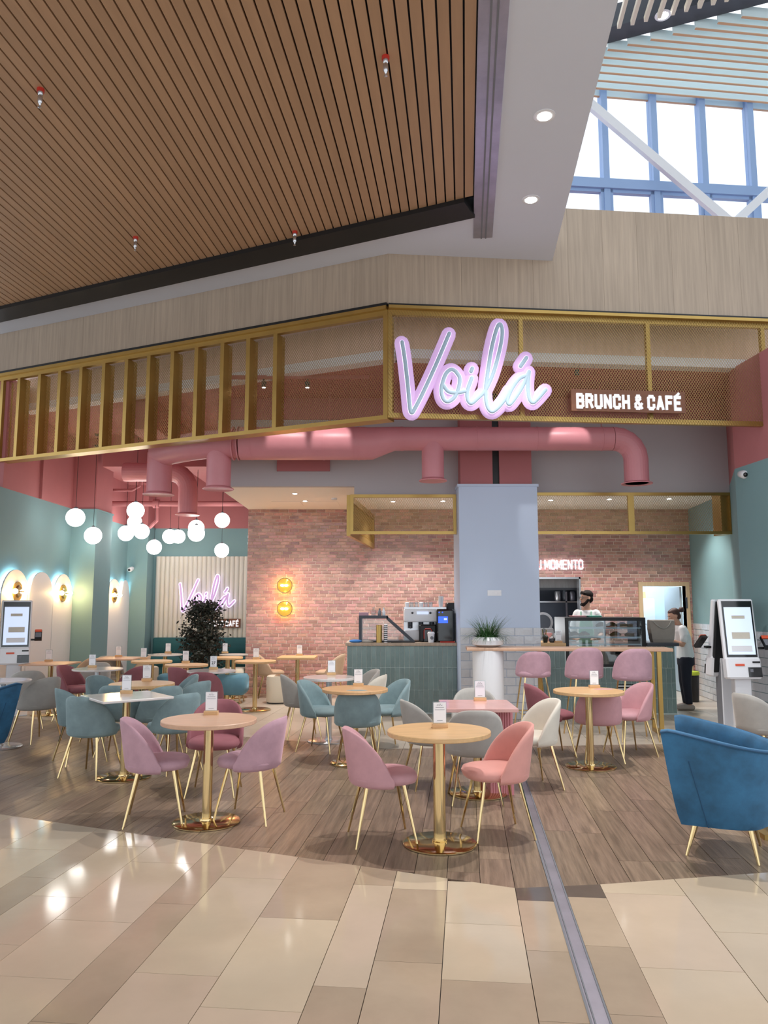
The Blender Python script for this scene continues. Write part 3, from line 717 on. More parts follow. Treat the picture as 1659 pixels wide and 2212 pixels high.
gm2 = thing('mesh_canopy', 'long gold mesh canopy over the pastry counter at the right', 'mesh canopy', (0, 11.45, 0))
x1_, x2_, x3_ = 2.25, at(1364, 1110, 11.45)[0], at(1584, 1110, 11.45)[0]
gold_panel(gm2, Matrix.Identity(4), x1_, x2_, za, zb3+.03); gold_panel(gm2, Matrix.Identity(4), x2_, x3_, za, zb3+.03)
MB().box(x3_-.16, x3_-.045, .05, .35, za, zb3+.03).build('end_post', 'gold', gm2)

# ================================================================== DUCTS
du = thing('ventilation_duct', 'fat pink round ventilation duct with drop outlets under the fascia', 'duct')
YD = 10.6; zD = at(650, 958, YD)[2]
X = lambda u, y=YD: at(u, 955, y)[0]
pa = [Vector((X(790), YD, zD)), Vector((X(520), YD, zD))]
back = [Vector((X(520), YD, zD)), Vector((X(460), YD+.06, zD)), Vector((X(400), YD+.25, zD)), Vector((at(345, 985, YD+.7)[0], YD+.7, zD))]
MB().tube(pa, .232, 28).build('main_run', 'pink_duct', du, True)
zS = at(1000, 948, YD)[2]
MB().tube([(X(872), YD, zS), (X(850), YD, zS), (X(800), YD, zD), (X(780), YD, zD)], [.17, .17, .23, .23], 28).build('reducer', 'pink_duct', du, True)
MB().tube([(X(865), YD, zS), (X(1322), YD, zS)], .166, 28).build('small_run', 'pink_duct', du, True)
R_ = .30; xe = X(1326)
def elbow(c0, n=5): return [(xe-.02, YD, zS), (xe, YD, zS)]+[(xe+R_*sin(a), YD, zS-R_+R_*cos(a)) for a in [pi/2*i/n for i in range(1, n+1)]]
zo = at(1365, 1044, YD)[2]
MB().tube(elbow(0)+[(xe+R_, YD, zo)], .168, 28).build('elbow', 'pink_duct', du, True, 12)
MB().lathe([(.168, .02), (.215, .0), (.21, -.012), (.16, -.0)], 28, Matrix.Translation((xe+R_, YD, zo))).build('outlet_rim', 'pink_duct', du, True)
MB().tube(spline(back, 4), .20, 28).build('bend', 'pink_duct', du, True)
def drop(u, y, z0, vb, r):
    x_ = at(u, 1000, y)[0]; zz = at(u, vb, y)[2]
    MB().tube([(x_, y, z0), (x_, y, zz)], r, 24).build('drop_outlet', 'pink_duct', du, True)
    rim = MB().lathe([(r, .03), (r*1.28, .0), (r*1.25, -.012), (r*.95, -.004)], 24, Matrix.Translation((x_, y, zz))).build('outlet_rim', 'pink_duct', du, True)
    MB().lathe([(.0, -.0), (r*.9, .01)], 16, Matrix.Translation((x_, y, zz))).build('outlet_grille', 'dark_grey', du)
    return x_
drop(473, YD+.05, zD, 1056, .17); drop(345, YD+.7, zD, 1068, .18); drop(935, YD, zS, 1038, .155)
for (u, y, r) in ((505, YD, .238), (516, YD, .238), (545, YD, .236), (700, YD, .236), (764, YD, .236), (775, YD, .238), (868, YD, .174), (1030, YD, .172), (1160, YD, .171), (1300, YD, .172)):
    MB().tube([(X(u)-.008, y, zD if r > .2 else zS), (X(u)+.008, y, zD if r > .2 else zS)], r, 28).build('seam_band', 'pink_duct', du, True)
# second, farther duct elbow dropping towards the bench
y2 = 13.6; z2 = at(385, 1020, y2)[2]
MB().tube([(at(330, 1000, y2)[0]-.5, y2, z2), (at(370, 1000, y2)[0], y2, z2)]+[(at(370, 1000, y2)[0]+.32*sin(a), y2, z2-.32+.32*cos(a)) for a in [pi/2*i/5 for i in range(1, 6)]]+[(at(370, 1000, y2)[0]+.32, y2, at(400, 1112, y2)[2])], .17, 24).build('rear_elbow', 'pink_duct', du, True, 12)
MB().lathe([(.17, .03), (.22, .0), (.21, -.012), (.16, -.004)], 24, Matrix.Translation((at(370, 1000, y2)[0]+.32, y2, at(400, 1112, y2)[2]))).build('outlet_rim', 'pink_duct', du, True)
for u in (712, 1085, 1300):
    MB().tube([(X(u), YD, zS+.16), (X(u), YD, ZT)], .006, 6).build('hanger_rod', 'pink_wall', du)
# track spots under the cafe ceiling, their pools fall on the duct
tk = thing('track_light', 'ceiling track with small spot heads seen through the left mesh', 'track light', (at(640, 860, 10.3)[0], 10.3, ZT-.02))
MB().box(-.9, 1.0, -.02, .02, -.03, .02).build('track', 'pink_wall', tk)
for k, dx in enumerate((-.45, .15)):
    hd = MB().lathe([(.03, -.12), (.035, -.04), (.01, -.035), (.01, 0)], 14, Matrix.Translation((dx, 0, -.03))).build('spot_head', 'dark_grey', tk, True)
    MB().lathe([(.024, -.152), (.024, -.148)], 14, Matrix.Translation((dx, 0, 0))).build('lens', 'lamp_white', hd)
for u, e in ((622, 30), (718, 30), (1225, 30)):
    p = (X(u), 9.75, ZT-.12)
    lamp('track_spot', 'SPOT', p, e, (1, .95, .92), (X(u), YD-.1, zD-.05), .03, 34, .3)
t = thing('track_light', 'ceiling spot heads above the right end of the pink duct', 'track light', (X(1225), 9.95, ZT))
MB().box(-.3, .3, -.02, .02, -.03, 0).build('track', 'pink_wall', t); MB().lathe([(.03, -.1), (.035, -.03), (.01, -.02), (.01, 0)], 14).build('spot_head', 'dark_grey', t, True)

# ================================================================== GLOBE PENDANTS AND SCONCES
GD = .31
gl_ = thing('globe_pendant', 'leftmost white globe pendant, on its own by the teal wall', 'pendant lamp', group='white globe pendants')
MB().sphere((0, 0, 0), GD/2, 24, 14).build('globe', 'globe', gl_, True)
MB().lathe([(.035, GD/2-.012), (.03, GD/2+.02), (.008, GD/2+.03)], 12).build('cap', 'dark_grey', gl_)
gl_list = [(163, 1118, 40, 'leftmost white globe pendant, on its own by the teal wall'), (201, 1157, 37, 'second globe pendant from the left, in front of the pilaster'), (293, 1103, 37, 'topmost globe of the tight cluster of four'),
    (291, 1128, 31, 'half hidden globe under the topmost globe of the cluster'), (272, 1152, 33.5, 'lower left globe of the tight cluster of four'), (306, 1148, 33, 'lower right globe of the tight cluster of four'), (333, 1182, 32, 'low globe pendant alone below the duct outlet'),
    (367, 1159, 31.5, 'left globe of the overlapping side by side pair'), (385, 1159, 30, 'right globe of the overlapping side by side pair'), (424, 1140, 34, 'upper rear globe of the stacked overlapping pair'), (424, 1152, 36, 'lower front globe of the stacked overlapping pair'),
    (480, 1124, 32.5, 'upper globe pendant left of the brick wall'), (479, 1189, 31, 'lowest globe pendant in front of the white fluted panel')]
for i, (u, v, d, lb) in enumerate(gl_list):
    y = GD*F/d/cos(P)*.995; p = at(u, v, y)
    t = gl_ if i == 0 else dup(gl_, p, 0, lb); t.location = p; h = ZT-p[2]
    MB().tube([(0, 0, GD/2+.02), (0, 0, h)], .004, 5).build('cord', 'black', t); MB().lathe([(.05, h-.03), (.055, h)], 12).build('canopy', 'dark_grey', t)
def sconce(y, label, z=1.82):
    t = thing('wall_sconce', label, 'wall lamp', (XL+.092, y, z), 0, 'brass wall sconces')
    MR_ = Matrix.Rotation(pi/2, 4, 'Y')
    MB().lathe([(.15, .0), (.15, .018), (.0, .022)], 28, MR_).build('back_disc', 'gold', t)
    MB().lathe([(.1, .025), (.085, .045), (.0, .05)], 24, MR_).build('front_disc', 'brass', t)
    MB().tube([(.06, -.15, 0), (.06, .15, 0)], .011, 8).build('arm', 'brass', t)
    for s in (-1, 1):
        MB().sphere((.06, s*.185, 0), .042, 14, 8).build('bulb', 'bulb_warm', t, True)
        lamp('sconce_lamp', 'POINT', (XL+.2, y+s*.2, z), 4.5, (1, .66, .32), None, .03)
sconce(12.12, 'brass disc sconce above the left ordering kiosk'); sconce(13.85, 'brass disc sconce on the arch just before the first pilaster'); sconce(16.5, 'brass disc sconce peeking out behind the first pilaster')
for v, lb in ((1265, 'upper round amber glass wall lamp on the brick wall'), (1315, 'lower round amber glass wall lamp on the brick wall')):
    p = at(616, v, YB-.03); t = thing('brick_wall_lamp', lb, 'wall lamp', p, 0, 'amber lamps on the brick wall')
    MX = Matrix.Rotation(pi/2, 4, 'X')
    MB().lathe([(.06, -.03), (.06, .06), (.0, .065)], 20, MX).build('mount', 'brass', t)
    MB().lathe([(.13, .065), (.135, .075), (.10, .10), (.0, .115)], 26, MX).build('shade', 'amber_glass', t, True)
    MB().lathe([(.128, .06), (.145, .07), (.14, .08), (.128, .075)], 26, MX).build('rim', 'dark_grey', t)
    for dx in (-.035, .035): MB().sphere((dx, -.122, 0), (.036, .012, .022), 10, 6).build('bulb', 'bulb_warm', t, True)
    MB().tube([(.105*cos(a), -.035, .105*sin(a)) for a in [2*pi*i/24 for i in range(25)]], .012, 6).build('light_ring', 'ring_warm', t)
    lamp('brick_lamp', 'POINT', (p[0], p[1]-.32, p[2]), 2.2, (1, .66, .36), None, .1)
for (u, v, lb) in ((637, 1066, 'front downlight in the cream soffit'), (659, 1082, 'rear downlight in the cream soffit')): downlight(u, v, 3.39, lb, 110, .05, 120)
for (u, v, lb) in ((849, 1083, 'left downlight above the coffee counter'), (957, 1082, 'right downlight above the coffee counter'), (1190, 1080, 'left downlight above the pastry counter'), (1316, 1078, 'middle downlight above the pastry counter'), (1445, 1077, 'right downlight above the pastry counter')): downlight(u, v, 3.39, lb, 95, .05, 120)
MB().lathe([(.05, 3.36), (.05, 3.39)], 12, Matrix.Translation((*fl(722, 1076, 3.39), 0))).build('smoke_detector', 'white_gloss', so_)

# ================================================================== COUNTERS
CL0 = at(750, 1460, 11.7)[0]
cl = thing('coffee_counter', 'sage green tiled coffee counter left of the white column', 'counter', (0, 11.7, 0))
MB().box(CL0, KX0-.003, .012, .75, 0, 1.0).build('body', 'pale_grout', cl)
tiles(cl, Matrix.Translation((0, .012, 0)), CL0, KX0, .02, 1.0, .0715, .29, 'sage_tile', 'tile', .006, .007, False, 8, .006)
MB().bbox(CL0-.03, KX0-.003, -.03, .78, 1.0, 1.045, .006).build('worktop', 'fascia_wood', cl)
MB().box(CL0-.004, CL0, .012, .75, 0.02, 1.0).build('end_panel', 'sage_tile', cl)
cr = thing('pastry_counter', 'sage green tiled pastry counter behind the pink bar stools', 'counter', (0, 11.62, 0))
CR1 = at(1460, 1460, 11.62)[0]; GX0, GX1 = at(1222, 1390, 11.62)[0], at(1397, 1390, 11.62)[0]; GZ0, GZ1 = at(1300, 1441, 11.62)[2], at(1300, 1334, 11.62)[2]
MB().box(KX1+.003, CR1, .012, .8, 0, GZ0).box(KX1+.003, GX0, .012, .8, GZ0, 1.0).box(GX1, CR1, .012, .8, GZ0, 1.0).build('body', 'pale_grout', cr)
tm = Matrix.Translation((0, .012, 0))
tiles(cr, tm, KX1+.003, CR1, .02, GZ0-.015, .075, .24, 'sage_tile', 'tile', .006, .007, False, 9, .006)
tiles(cr, tm, KX1+.003, GX0, GZ0-.015, 1.0, .075, .29, 'sage_tile', 'tile', .006, .007, False, 10, .006); tiles(cr, tm, GX1, CR1, GZ0-.015, 1.0, .075, .29, 'sage_tile', 'tile', .006, .007, False, 11, .006)
MB().bbox(KX1+.003, GX0, -.03, .83, 1.0, 1.045, .006).build('worktop', 'oak', cr); MB().bbox(GX1, CR1+.06, -.03, .83, 1.0, 1.045, .006).build('worktop', 'dark_grey', cr)
for k in range(4): MB().box(at(1335, 1500, 11.6)[0], at(1385, 1500, 11.6)[0], -.004, .004, .27+k*.045, .29+k*.045).build('vent_slat', 'white_gloss', cr)
MB().box(at(1335, 1500, 11.6)[0], at(1385, 1500, 11.6)[0], -.002, .004, .25, .44).build('vent_back', 'black', cr)
# pastry display case
dc = thing('pastry_display_case', 'black framed glass pastry case on the right counter', 'display case', (0, 11.64, 0)); b = .055
MB().box(GX0, GX0+b, 0, .7, GZ0, GZ1).box(GX1-b, GX1, 0, .7, GZ0, GZ1).box(GX0+b, GX1-b, 0, .7, GZ1-.05, GZ1).box(GX0+b, GX1-b, 0, .7, GZ0, GZ0+.04).box(GX0+b, GX1-b, .68, .7, GZ0, GZ0+.25).build('frame', 'black', dc)
MB().box(GX0+b, GX1-b, .012, .018, GZ0+.04, GZ1-.05).build('front_glass', 'case_glass', dc)
MB().box((GX0+GX1)/2-.012, (GX0+GX1)/2+.012, .02, .05, GZ0+.04, GZ1-.05).build('mullion', 'dark_grey', dc)
for z in (1.26, 1.12, 1.015):
    MB().box(GX0+b, GX1-b, .06, .62, z, z+.012).build('shelf', 'steel_bright', dc)
    MB().box(GX0+b, GX1-b, .05, .062, z-.008, z+.016).build('shelf_light', 'lamp_white' if False else 'white_gloss', dc)
for k, (u, z) in enumerate(((1240, 1.132), (1262, 1.132), (1300, 1.272), (1322, 1.272), (1345, 1.272), (1372, 1.272), (1330, 1.132), (1362, 1.132), (1375, 1.132))):
    x_ = at(u, 1360, 11.9)[0]; mb = MB()
    lbl = ['flat bread loaf on the left of the middle case shelf', 'second flat bread loaf on the middle case shelf', 'round bun on the top shelf, first from the left', 'round bun on the top shelf, second from the left', 'round bun on the top shelf, third from the left', 'round bun on the top shelf at the right end', 'cake slice on the middle shelf right of the mullion', 'long pastry on the middle shelf towards the right', 'pastry on the middle shelf at the right end'][k]
    pts = [(-.07, 0, .02), (-.03, 0, .035), (.02, 0, .04), (.07, 0, .025)]
    tag(MB().tube(pts, [.02, .032, .034, .018], 8, True).build('pastry', 'bread', None, True), lbl, 'pastry', 'pastries in the case').location = (x_, 11.92, z-.001+.004)
for (u, m, lb) in ((1250, 'tray_pink', 'pink serving tray on top of the display case'), (1283, 'tray_mint', 'mint green serving tray on top of the display case')):
    x_ = at(u, 1333, 11.9)[0]; tag(MB().loft([[(sx*(.11-i)+x_, sy*(.14-i)+11.95, z) for sx, sy in ((-1, -1), (1, -1), (1, 1), (-1, 1))] for i, z in ((.02, GZ1), (0, GZ1+.025), (.004, GZ1+.025), (.024, GZ1+.006))]).build('serving_tray', m), lb, 'tray', 'serving trays')
    for k in range(3): pass
# things on the right worktop
def simple(name, label, cat, mb, m, loc, smooth=True, group=None):
    o = mb.build(name, m, None, smooth); o.location = loc; return tag(o, label, cat, group)
def onc(u, y=11.8): return at(u, 1390, y)[0]
t = thing('straw_jar', 'glass jar of straws on the pastry counter beside the column', 'jar', (onc(1178), 11.85, 1.046)); MB().lathe([(.035, 0), (.042, .02), (.042, .11), (.036, .115)], 14).build('jar', 'acrylic', t, True)
for k in range(7): MB().tube([(.01*cos(k), .01*sin(k*1.3), .005), (.035*cos(k*.9), .035*sin(k*.9), .19+.01*(k % 3))], .004, 5).build('straw', ['gold', 'leaf_green', 'black'][k % 3], t)
simple('cup_stack', 'pink paper box on the pastry counter by the straws', 'box', MB().bbox(-.06, .06, -.05, .05, 0, .13, .005), 'tray_pink', (onc(1196), 12.2, 1.046), False)
t = thing('sugar_pot', 'small dark sugar pot with a steel lid on the pastry counter', 'pot', (onc(1192), 11.78, 1.046)); MB().lathe([(.03, 0), (.05, .02), (.05, .06)], 16).build('pot', 'dark_grey', t, True); MB().lathe([(.05, .06), (.03, .085), (.008, .09), (.012, .105), (.0, .11)], 16).build('lid', 'steel_bright', t, True)
simple('herb_pot', 'small dark green herb pot on the pastry counter', 'plant', MB().lathe([(.03, 0), (.04, .06), (.05, .08), (.03, .11), (.0, .12)], 12), 'leaf_dark', (onc(1176), 11.72, 1.046))
bg_ = thing('tote_bag', 'grey-beige tote bag standing on the counter beside the woman', 'bag', (onc(1432), 11.85, 1.046))
MB().loft([[(-w_, -d_, z), (w_, -d_, z), (w_, d_, z), (-w_, d_, z)] for w_, d_, z in ((.15, .07, 0), (.165, .08, .05), (.185, .08, .2), (.19, .05, .33), (.185, .03, .34))]).build('body', 'bag', bg_)
MB().tube(spline([(-.15, -.085, .32), (-.08, -.095, .25), (.0, -.098, .21), (.08, -.095, .25), (.13, -.085, .32)], 4), .008, 6).build('strap', 'velvet_grey', bg_, True)
# ---------------- left counter: deli case, coffee machines
ZC_ = 1.046
fd = thing('deli_case', 'grey sloped glass food case on the coffee counter', 'display case', (at(775, 1380, 11.85)[0], 11.85, ZC_))
Wd, Hd = at(896, 1380, 11.85)[0]-at(775, 1380, 11.85)[0], .40; b = .045; tx = Wd*.52
MB().box(0, b, 0, .5, 0, Hd).box(b, tx, 0, .5, Hd-b, Hd).box(b, Wd, 0, .5, 0, .02).add([(tx-.02, y, Hd) for y in (0, .5)]+[(tx-.02-.0, y, Hd-.06) for y in (0, .5)]+[(Wd, y, .02) for y in (0, .5)]+[(Wd-.07, y, .02) for y in (0, .5)], [(0, 4, 5, 1), (2, 3, 7, 6), (0, 2, 6, 4), (1, 5, 7, 3), (0, 1, 3, 2), (4, 6, 7, 5)]).build('frame', 'dark_grey', fd)
MB().add([(b, .006, .02), (Wd-.07, .006, .02), (tx-.02, .006, Hd-.06), (b, .006, Hd-b)], [(0, 1, 2, 3)]).build('side_glass', 'case_glass', fd)
MB().box(b, tx, .05, .45, .2, .206).build('shelf', 'acrylic', fd)
simple('gold_canister', 'tall gold canister standing in front of the sloped food case', 'canister', MB().lathe([(.045, 0), (.045, .25), (.042, .26), (.0, .262)], 18), 'gold', (at(819, 1380, 11.76)[0], 11.76, ZC_))
t = thing('striped_sleeve', 'black and white patterned paper sleeve beside the gold canister', 'cup sleeve', (at(833, 1380, 11.76)[0], 11.76, ZC_)); MB().lathe([(.028, 0), (.028, .27), (.0, .275)], 14).build('sleeve', 'paper', t, True)
for k in range(9): MB().lathe([(.0288, .01+k*.029), (.0288, .024+k*.029)], 14).build('stripe', 'black', t)
for k, (u, r, h, m, lb) in enumerate(((778, .05, .05, 'velvet_mauve', 'low mauve box on top of the sloped food case'), (807, .04, .13, 'acrylic', 'glass decanter on top of the sloped food case'), (820, .03, .11, 'mid_grey', 'grey bottle on top of the sloped food case'), (829, .025, .12, 'white_gloss', 'white candle like bottle at the right end on the food case'))):
    p = (at(u, 1335, 12.0)[0], 12.0, ZC_+Hd)
    if k == 0: simple('small_box', lb, 'box', MB().bbox(-.02, .13, -.05, .05, 0, h, .005), m, p, False)
    else: simple('bottle', lb, 'bottle', MB().lathe([(r*.8, 0), (r, .01), (r, h*.55), (r*.45, h*.75), (r*.45, h*.95), (r*.6, h)], 14), m, p, True, 'bottles on the food case')
em = thing('espresso_machine', 'white and steel espresso machine with cups on its top', 'coffee machine', (at(873, 1380, 12.05)[0], 12.05, ZC_))
We = at(965, 1380, 12.05)[0]-at(873, 1380, 12.05)[0]
MB().bbox(0, We, .02, .5, .30, .50, .015).build('top_housing', 'white_gloss', em); MB().bbox(0, We*.42, 0, .5, 0.02, .17, .01).build('base', 'white_gloss', em)
MB().box(.0, We, .22, .5, .02, .3).build('back_panel', 'steel_bright', em)
for k in range(3): MB().lathe([(.035, .2), (.035, .3)], 14, Matrix.Translation((.1+k*.17, .12, 0))).tube([(.1+k*.17, .1, .24), (.1+k*.17, -.06, .21)], .012, 8).build('group_head', 'dark_grey', em, True)
for k in (-.02, .26): MB().lathe([(.018, -.004), (.018, .006)], 14, Matrix.Translation((.1+k+.05, .015, .44)) @ Matrix.Rotation(pi/2, 4, 'X')).build('gauge', 'dark_grey', em)
MB().box(.2, .38, .012, .02, .42, .46).build('display', 'screen', em); MB().box(0, We, .03, .48, .5, .53).build('cup_rail', 'steel_bright', em)
for k in range(12):
    simple('glass_cup', 'upturned glass on top of the espresso machine', 'cup', MB().lathe([(.03, 0), (.034, .07), (.028, .075), (.0, .076)], 12), 'acrylic' if k % 3 else 'white_gloss', (em.location.x+.05+.075*(k % 6), 12.17+.1*(k//6), ZC_+.531), True, 'glasses on the espresso machine')
for k in range(4): simple('paper_cup', ['lowest', 'second lowest', 'second highest', 'topmost'][k]+' white paper cup of the stack on the espresso machine', 'cup', MB().lathe([(.03, 0), (.04, .1), (.036, .1)], 14), 'white_gloss', (em.location.x+We-.08+.001*k, 12.15, ZC_+.531+k*.022), True, 'white paper cups on the espresso machine')
cb = thing('coffee_grinder', 'black grinder with a red trimmed bin before the espresso machine', 'grinder', (at(923, 1380, 11.9)[0], 11.9, ZC_))
MB().bbox(-.12, .14, .02, .3, 0, .26, .015).build('housing', 'black', cb); MB().bbox(-.06, .08, -.02, .05, .0, .19, .01).build('bin', 'black_gloss', cb)
MB().tube([(-.05, -.022, .05), (-.05, -.022, .17), (-.03, -.022, .2), (.05, -.022, .2), (.07, -.022, .17), (.07, -.022, .05)], .006, 6).build('red_trim', 'red_brass', cb)
bm2 = thing('coffee_dispenser', 'tall black coffee dispenser with a glowing blue screen', 'coffee machine', (at(962, 1380, 11.8)[0], 11.8, ZC_))
MB().bbox(-.13, .145, 0, .42, 0, .50, .025).build('body', 'black_gloss', bm2); MB().box(-.105, .04, -.006, .004, .29, .39).build('screen', 'screen_blue', bm2); MB().box(-.02, .03, -.008, .0, .335, .365).build('icon', 'screen', bm2)
for k in (-.09, -.04): MB().lathe([(.01, -.004), (.01, .004)], 10, Matrix.Translation((k, 0, .45)) @ Matrix.Rotation(pi/2, 4, 'X')).build('button', 'screen_blue', bm2)
t = simple('bean_hopper', 'black bean hopper machine behind the coffee dispenser', 'coffee machine', MB().bbox(-.02, .2, 0, .3, 0, .60, .02), 'black', (at(968, 1380, 12.3)[0], 12.3, ZC_), False)
t = thing('takeaway_cup', 'white takeaway cup with a round logo by the grinder', 'cup', (at(931, 1380, 11.76)[0], 11.76, ZC_)); MB().lathe([(.04, 0), (.055, .13)], 18).build('cup', 'white_gloss', t, True); MB().lathe([(.058, .13), (.058, .145), (.05, .15), (.045, .16), (.0, .162)], 18).build('lid', 'white_gloss', t, True); MB().lathe([(.026, -.001), (.026, .003)], 14, Matrix.Translation((.01, -.05, .07)) @ Matrix.Rotation(pi/2, 4, 'X')).build('logo', 'print_grey', t)
simple('red_cloth', 'folded red cloth at the foot of the coffee dispenser', 'cloth', MB().bbox(-.1, .12, -.05, .03, 0, .018, .006), 'red_brass', (at(965, 1385, 11.74)[0], 11.74, ZC_), False)
simple('blue_cloth', 'blue cleaning cloth on the left end of the coffee counter', 'cloth', MB().sphere((0, 0, .02), (.1, .06, .025), 12, 8), 'blue_cloth', (at(768, 1383, 11.78)[0], 11.78, ZC_))
simple('dark_tray', 'black flat tray lying at the front of the coffee counter', 'tray', MB().bbox(-.18, .18, -.05, .05, 0, .014, .005), 'black', (at(870, 1386, 11.76)[0], 11.76, ZC_), False)
simple('grey_napkin', 'crumpled grey napkin beside the blue cloth', 'napkin', MB().sphere((0, 0, .015), (.1, .04, .02), 10, 6), 'velvet_grey', (at(793, 1384, 11.8)[0], 11.8, ZC_))
# ---------------- kitchen seen through the hatch
hx = lambda u: at(u, 1300, 15)[0]
t = thing('extractor_hood', 'stainless steel extractor hood inside the kitchen hatch', 'hood'); MB().add([(2.1, 14.7, 1.93), (hx(1250), 14.7, 1.93), (hx(1250), 16.1, 1.93), (2.1, 16.1, 1.93), (2.1, 14.85, 2.4), (hx(1250), 14.85, 2.4), (hx(1250), 16.1, 2.4), (2.1, 16.1, 2.4)], [(0, 3, 2, 1), (4, 5, 6, 7), (0, 1, 5, 4), (1, 2, 6, 5), (2, 3, 7, 6), (3, 0, 4, 7)]).build('canopy', 'brushed', t); MB().box(2.1, hx(1250), 14.68, 14.7, 1.89, 1.935).build('lip', 'dark_grey', t)
t = thing('kitchen_shelf', 'steel shelf inside the kitchen behind the man', 'shelf'); MB().box(2.1, 4.0, 15.75, 16.15, 1.66, 1.69).build('board', 'steel_bright', t); MB().box(3.7, 3.73, 15.75, 15.8, .94, 1.88).box(2.2, 2.23, 15.75, 15.8, .94, 1.88).build('post', 'steel', t)
t = thing('kitchen_worktop', 'steel worktop inside the kitchen hatch', 'worktop'); MB().box(2.1, 4.1, 15.2, 16.15, .9, .94).build('top', 'steel_bright', t); MB().box(2.15, 4.05, 15.3, 16.1, 0, .9).build('body', 'dark_grey', t)
for k, (u, m, h, lb) in enumerate(((1205, 'steel_bright', .2, 'steel pot on the kitchen shelf at the left'), (1222, 'dark_grey', .22, 'dark jar on the kitchen shelf'), (1236, 'steel', .2, 'steel jar on the kitchen shelf beside the man'))): simple('kitchen_pot', lb, 'pot', MB().lathe([(.06, 0), (.07, .02), (.07, h*.8), (.05, h)], 14), m, (at(u, 1300, 15.9)[0], 15.9, 1.691), True, 'pots on the kitchen shelf')
t = thing('slicer', 'steel slicing machine on the kitchen worktop in the hatch', 'slicer', (at(1172, 1340, 15.4)[0], 15.4, .941)); MB().bbox(-.25, .2, -.15, .2, 0, .22, .02).build('body', 'steel_bright', t); MB().lathe([(.2, -.02), (.2, .02)], 24, Matrix.Translation((.0, -.02, .33)) @ Matrix.Rotation(pi/2, 4, 'X')).build('blade_guard', 'steel_bright', t); MB().lathe([(.15, -.03), (.15, .03)], 24, Matrix.Translation((.0, -.02, .33)) @ Matrix.Rotation(pi/2, 4, 'X')).build('blade', 'dark_grey', t)
simple('takeaway_boxes', 'low stack of white boxes on the kitchen worktop', 'box', MB().bbox(-.2, .2, -.15, .15, 0, .12, .01), 'white_paint', (at(1205, 1345, 15.45)[0]+.05, 15.45, .941), False)
lamp('kitchen_fill', 'POINT', (2.35, 14.75, 1.2), 26, (.92, .97, 1), None, .2); lamp('back_room_lamp', 'POINT', (DX0+.45, 15.8, 2.6), 70, (.85, .95, 1), None, .25)  # kitchen: unseen fill light added behind the column to brighten the hatch
t = thing('fridge', 'white fridge in the back room behind the doorway', 'fridge', (DX0+.62, 16.3, 0)); MB().bbox(-.3, .3, 0, .6, .02, 1.75, .02).build('body', 'white_gloss', t); MB().box(-.29, .29, -.03, 0, .05, 1.2).build('door', 'white_gloss', t); MB().box(-.29, .29, -.03, 0, 1.22, 1.73).build('door', 'white_gloss', t)
simple('cardboard_box', 'cardboard box on top of the back room fridge', 'box', MB().bbox(-.2, .2, 0, .3, 0, .14, .005), 'oak', (DX0+.55, 16.32, 1.751), False)
simple('noticeboard', 'dark hanging coat on the back room door side', 'coat', MB().bbox(0, .14, 0, .06, 1.2, 2.1, .02), 'dark_grey', (DX0+.03, 15.6, 0), False)
simple('bin', 'black bin with a yellow green liner behind the woman', 'bin', MB().lathe([(.12, 0), (.14, .46)], 16), 'black', (at(1497, 1500, 13.2)[0]-.03, 13.2, 0))
simple('bin_liner', 'yellow green bag rim on the black bin', 'bin liner', MB().lathe([(.145, .44), (.15, .47), (.14, .5), (.13, .48)], 16), 'lime', (at(1497, 1500, 13.2)[0]-.03, 13.2, .0))

# ================================================================== BAR TABLE, PLANTER
BTP = fl(1230, 1400, 1.065)
bt = thing('bar_table', 'long narrow wood bar table in front of the pastry counter', 'table', (BTP[0], BTP[1]+.2, 0), radians(-4))
BT0, BT1 = -1.28, 1.3
MB().bbox(BT0, BT1, -.2, .2, 1.025, 1.065, .006).build('tabletop', 'oak_pink', bt)
MB().lathe([(.2, 0), (.2, 1.025)], 36, Matrix.Translation((-1.0, 0, 0))).build('pedestal', 'white_paint', bt, True)
MB().box(1.1, 1.15, -.19, -.14, 0, 1.025).box(1.1, 1.15, .14, .19, 0, 1.025).box(1.1, 1.15, -.14, .14, 0, .05).build('leg', 'gold', bt)
MB().box(-.36, -.31, .0, .05, 0, 1.025).build('leg', 'gold', bt)
pl_ = thing('grass_planter', 'white bowl planter of drooping grass on the bar table end', 'planter', (BTP[0]-1.0, BTP[1]+.27, 1.066))
MB().lathe([(.12, 0), (.2, .03), (.215, .09), (.19, .13), (.17, .13), (.16, .1), (.0, .1)], 28).build('bowl', 'white_gloss', pl_, True)
mb = MB(); rn = random.Random(4)
for k in range(520):
    a = rn.uniform(0, 2*pi); r0 = rn.uniform(.01, .12); L = rn.uniform(.2, .42); up = rn.uniform(.35, 1.25)
    p = Vector((r0*cos(a), r0*sin(a), .1)); a2 = a+rn.uniform(-.5, .5); d = Vector((cos(a2)*cos(up), sin(a2)*cos(up), sin(up))); sd_ = Vector((-sin(a2), cos(a2), 0))*.0045; pts = []
    for i in range(5):
        pts.append(p.copy()); p = p+d*(L/4); d = (d+Vector((cos(a2)*.12, sin(a2)*.12, -.42 if up < .9 else -.12))).normalized()
    vs = []
    for i, q in enumerate(pts): wv = sd_*(1-i/4.3); vs += [tuple(q-wv), tuple(q+wv)]
    mb.add(vs, [(2*i, 2*i+1, 2*i+3, 2*i+2) for i in range(4)])
stuff(mb.build('grass', 'leaf_green', pl_))

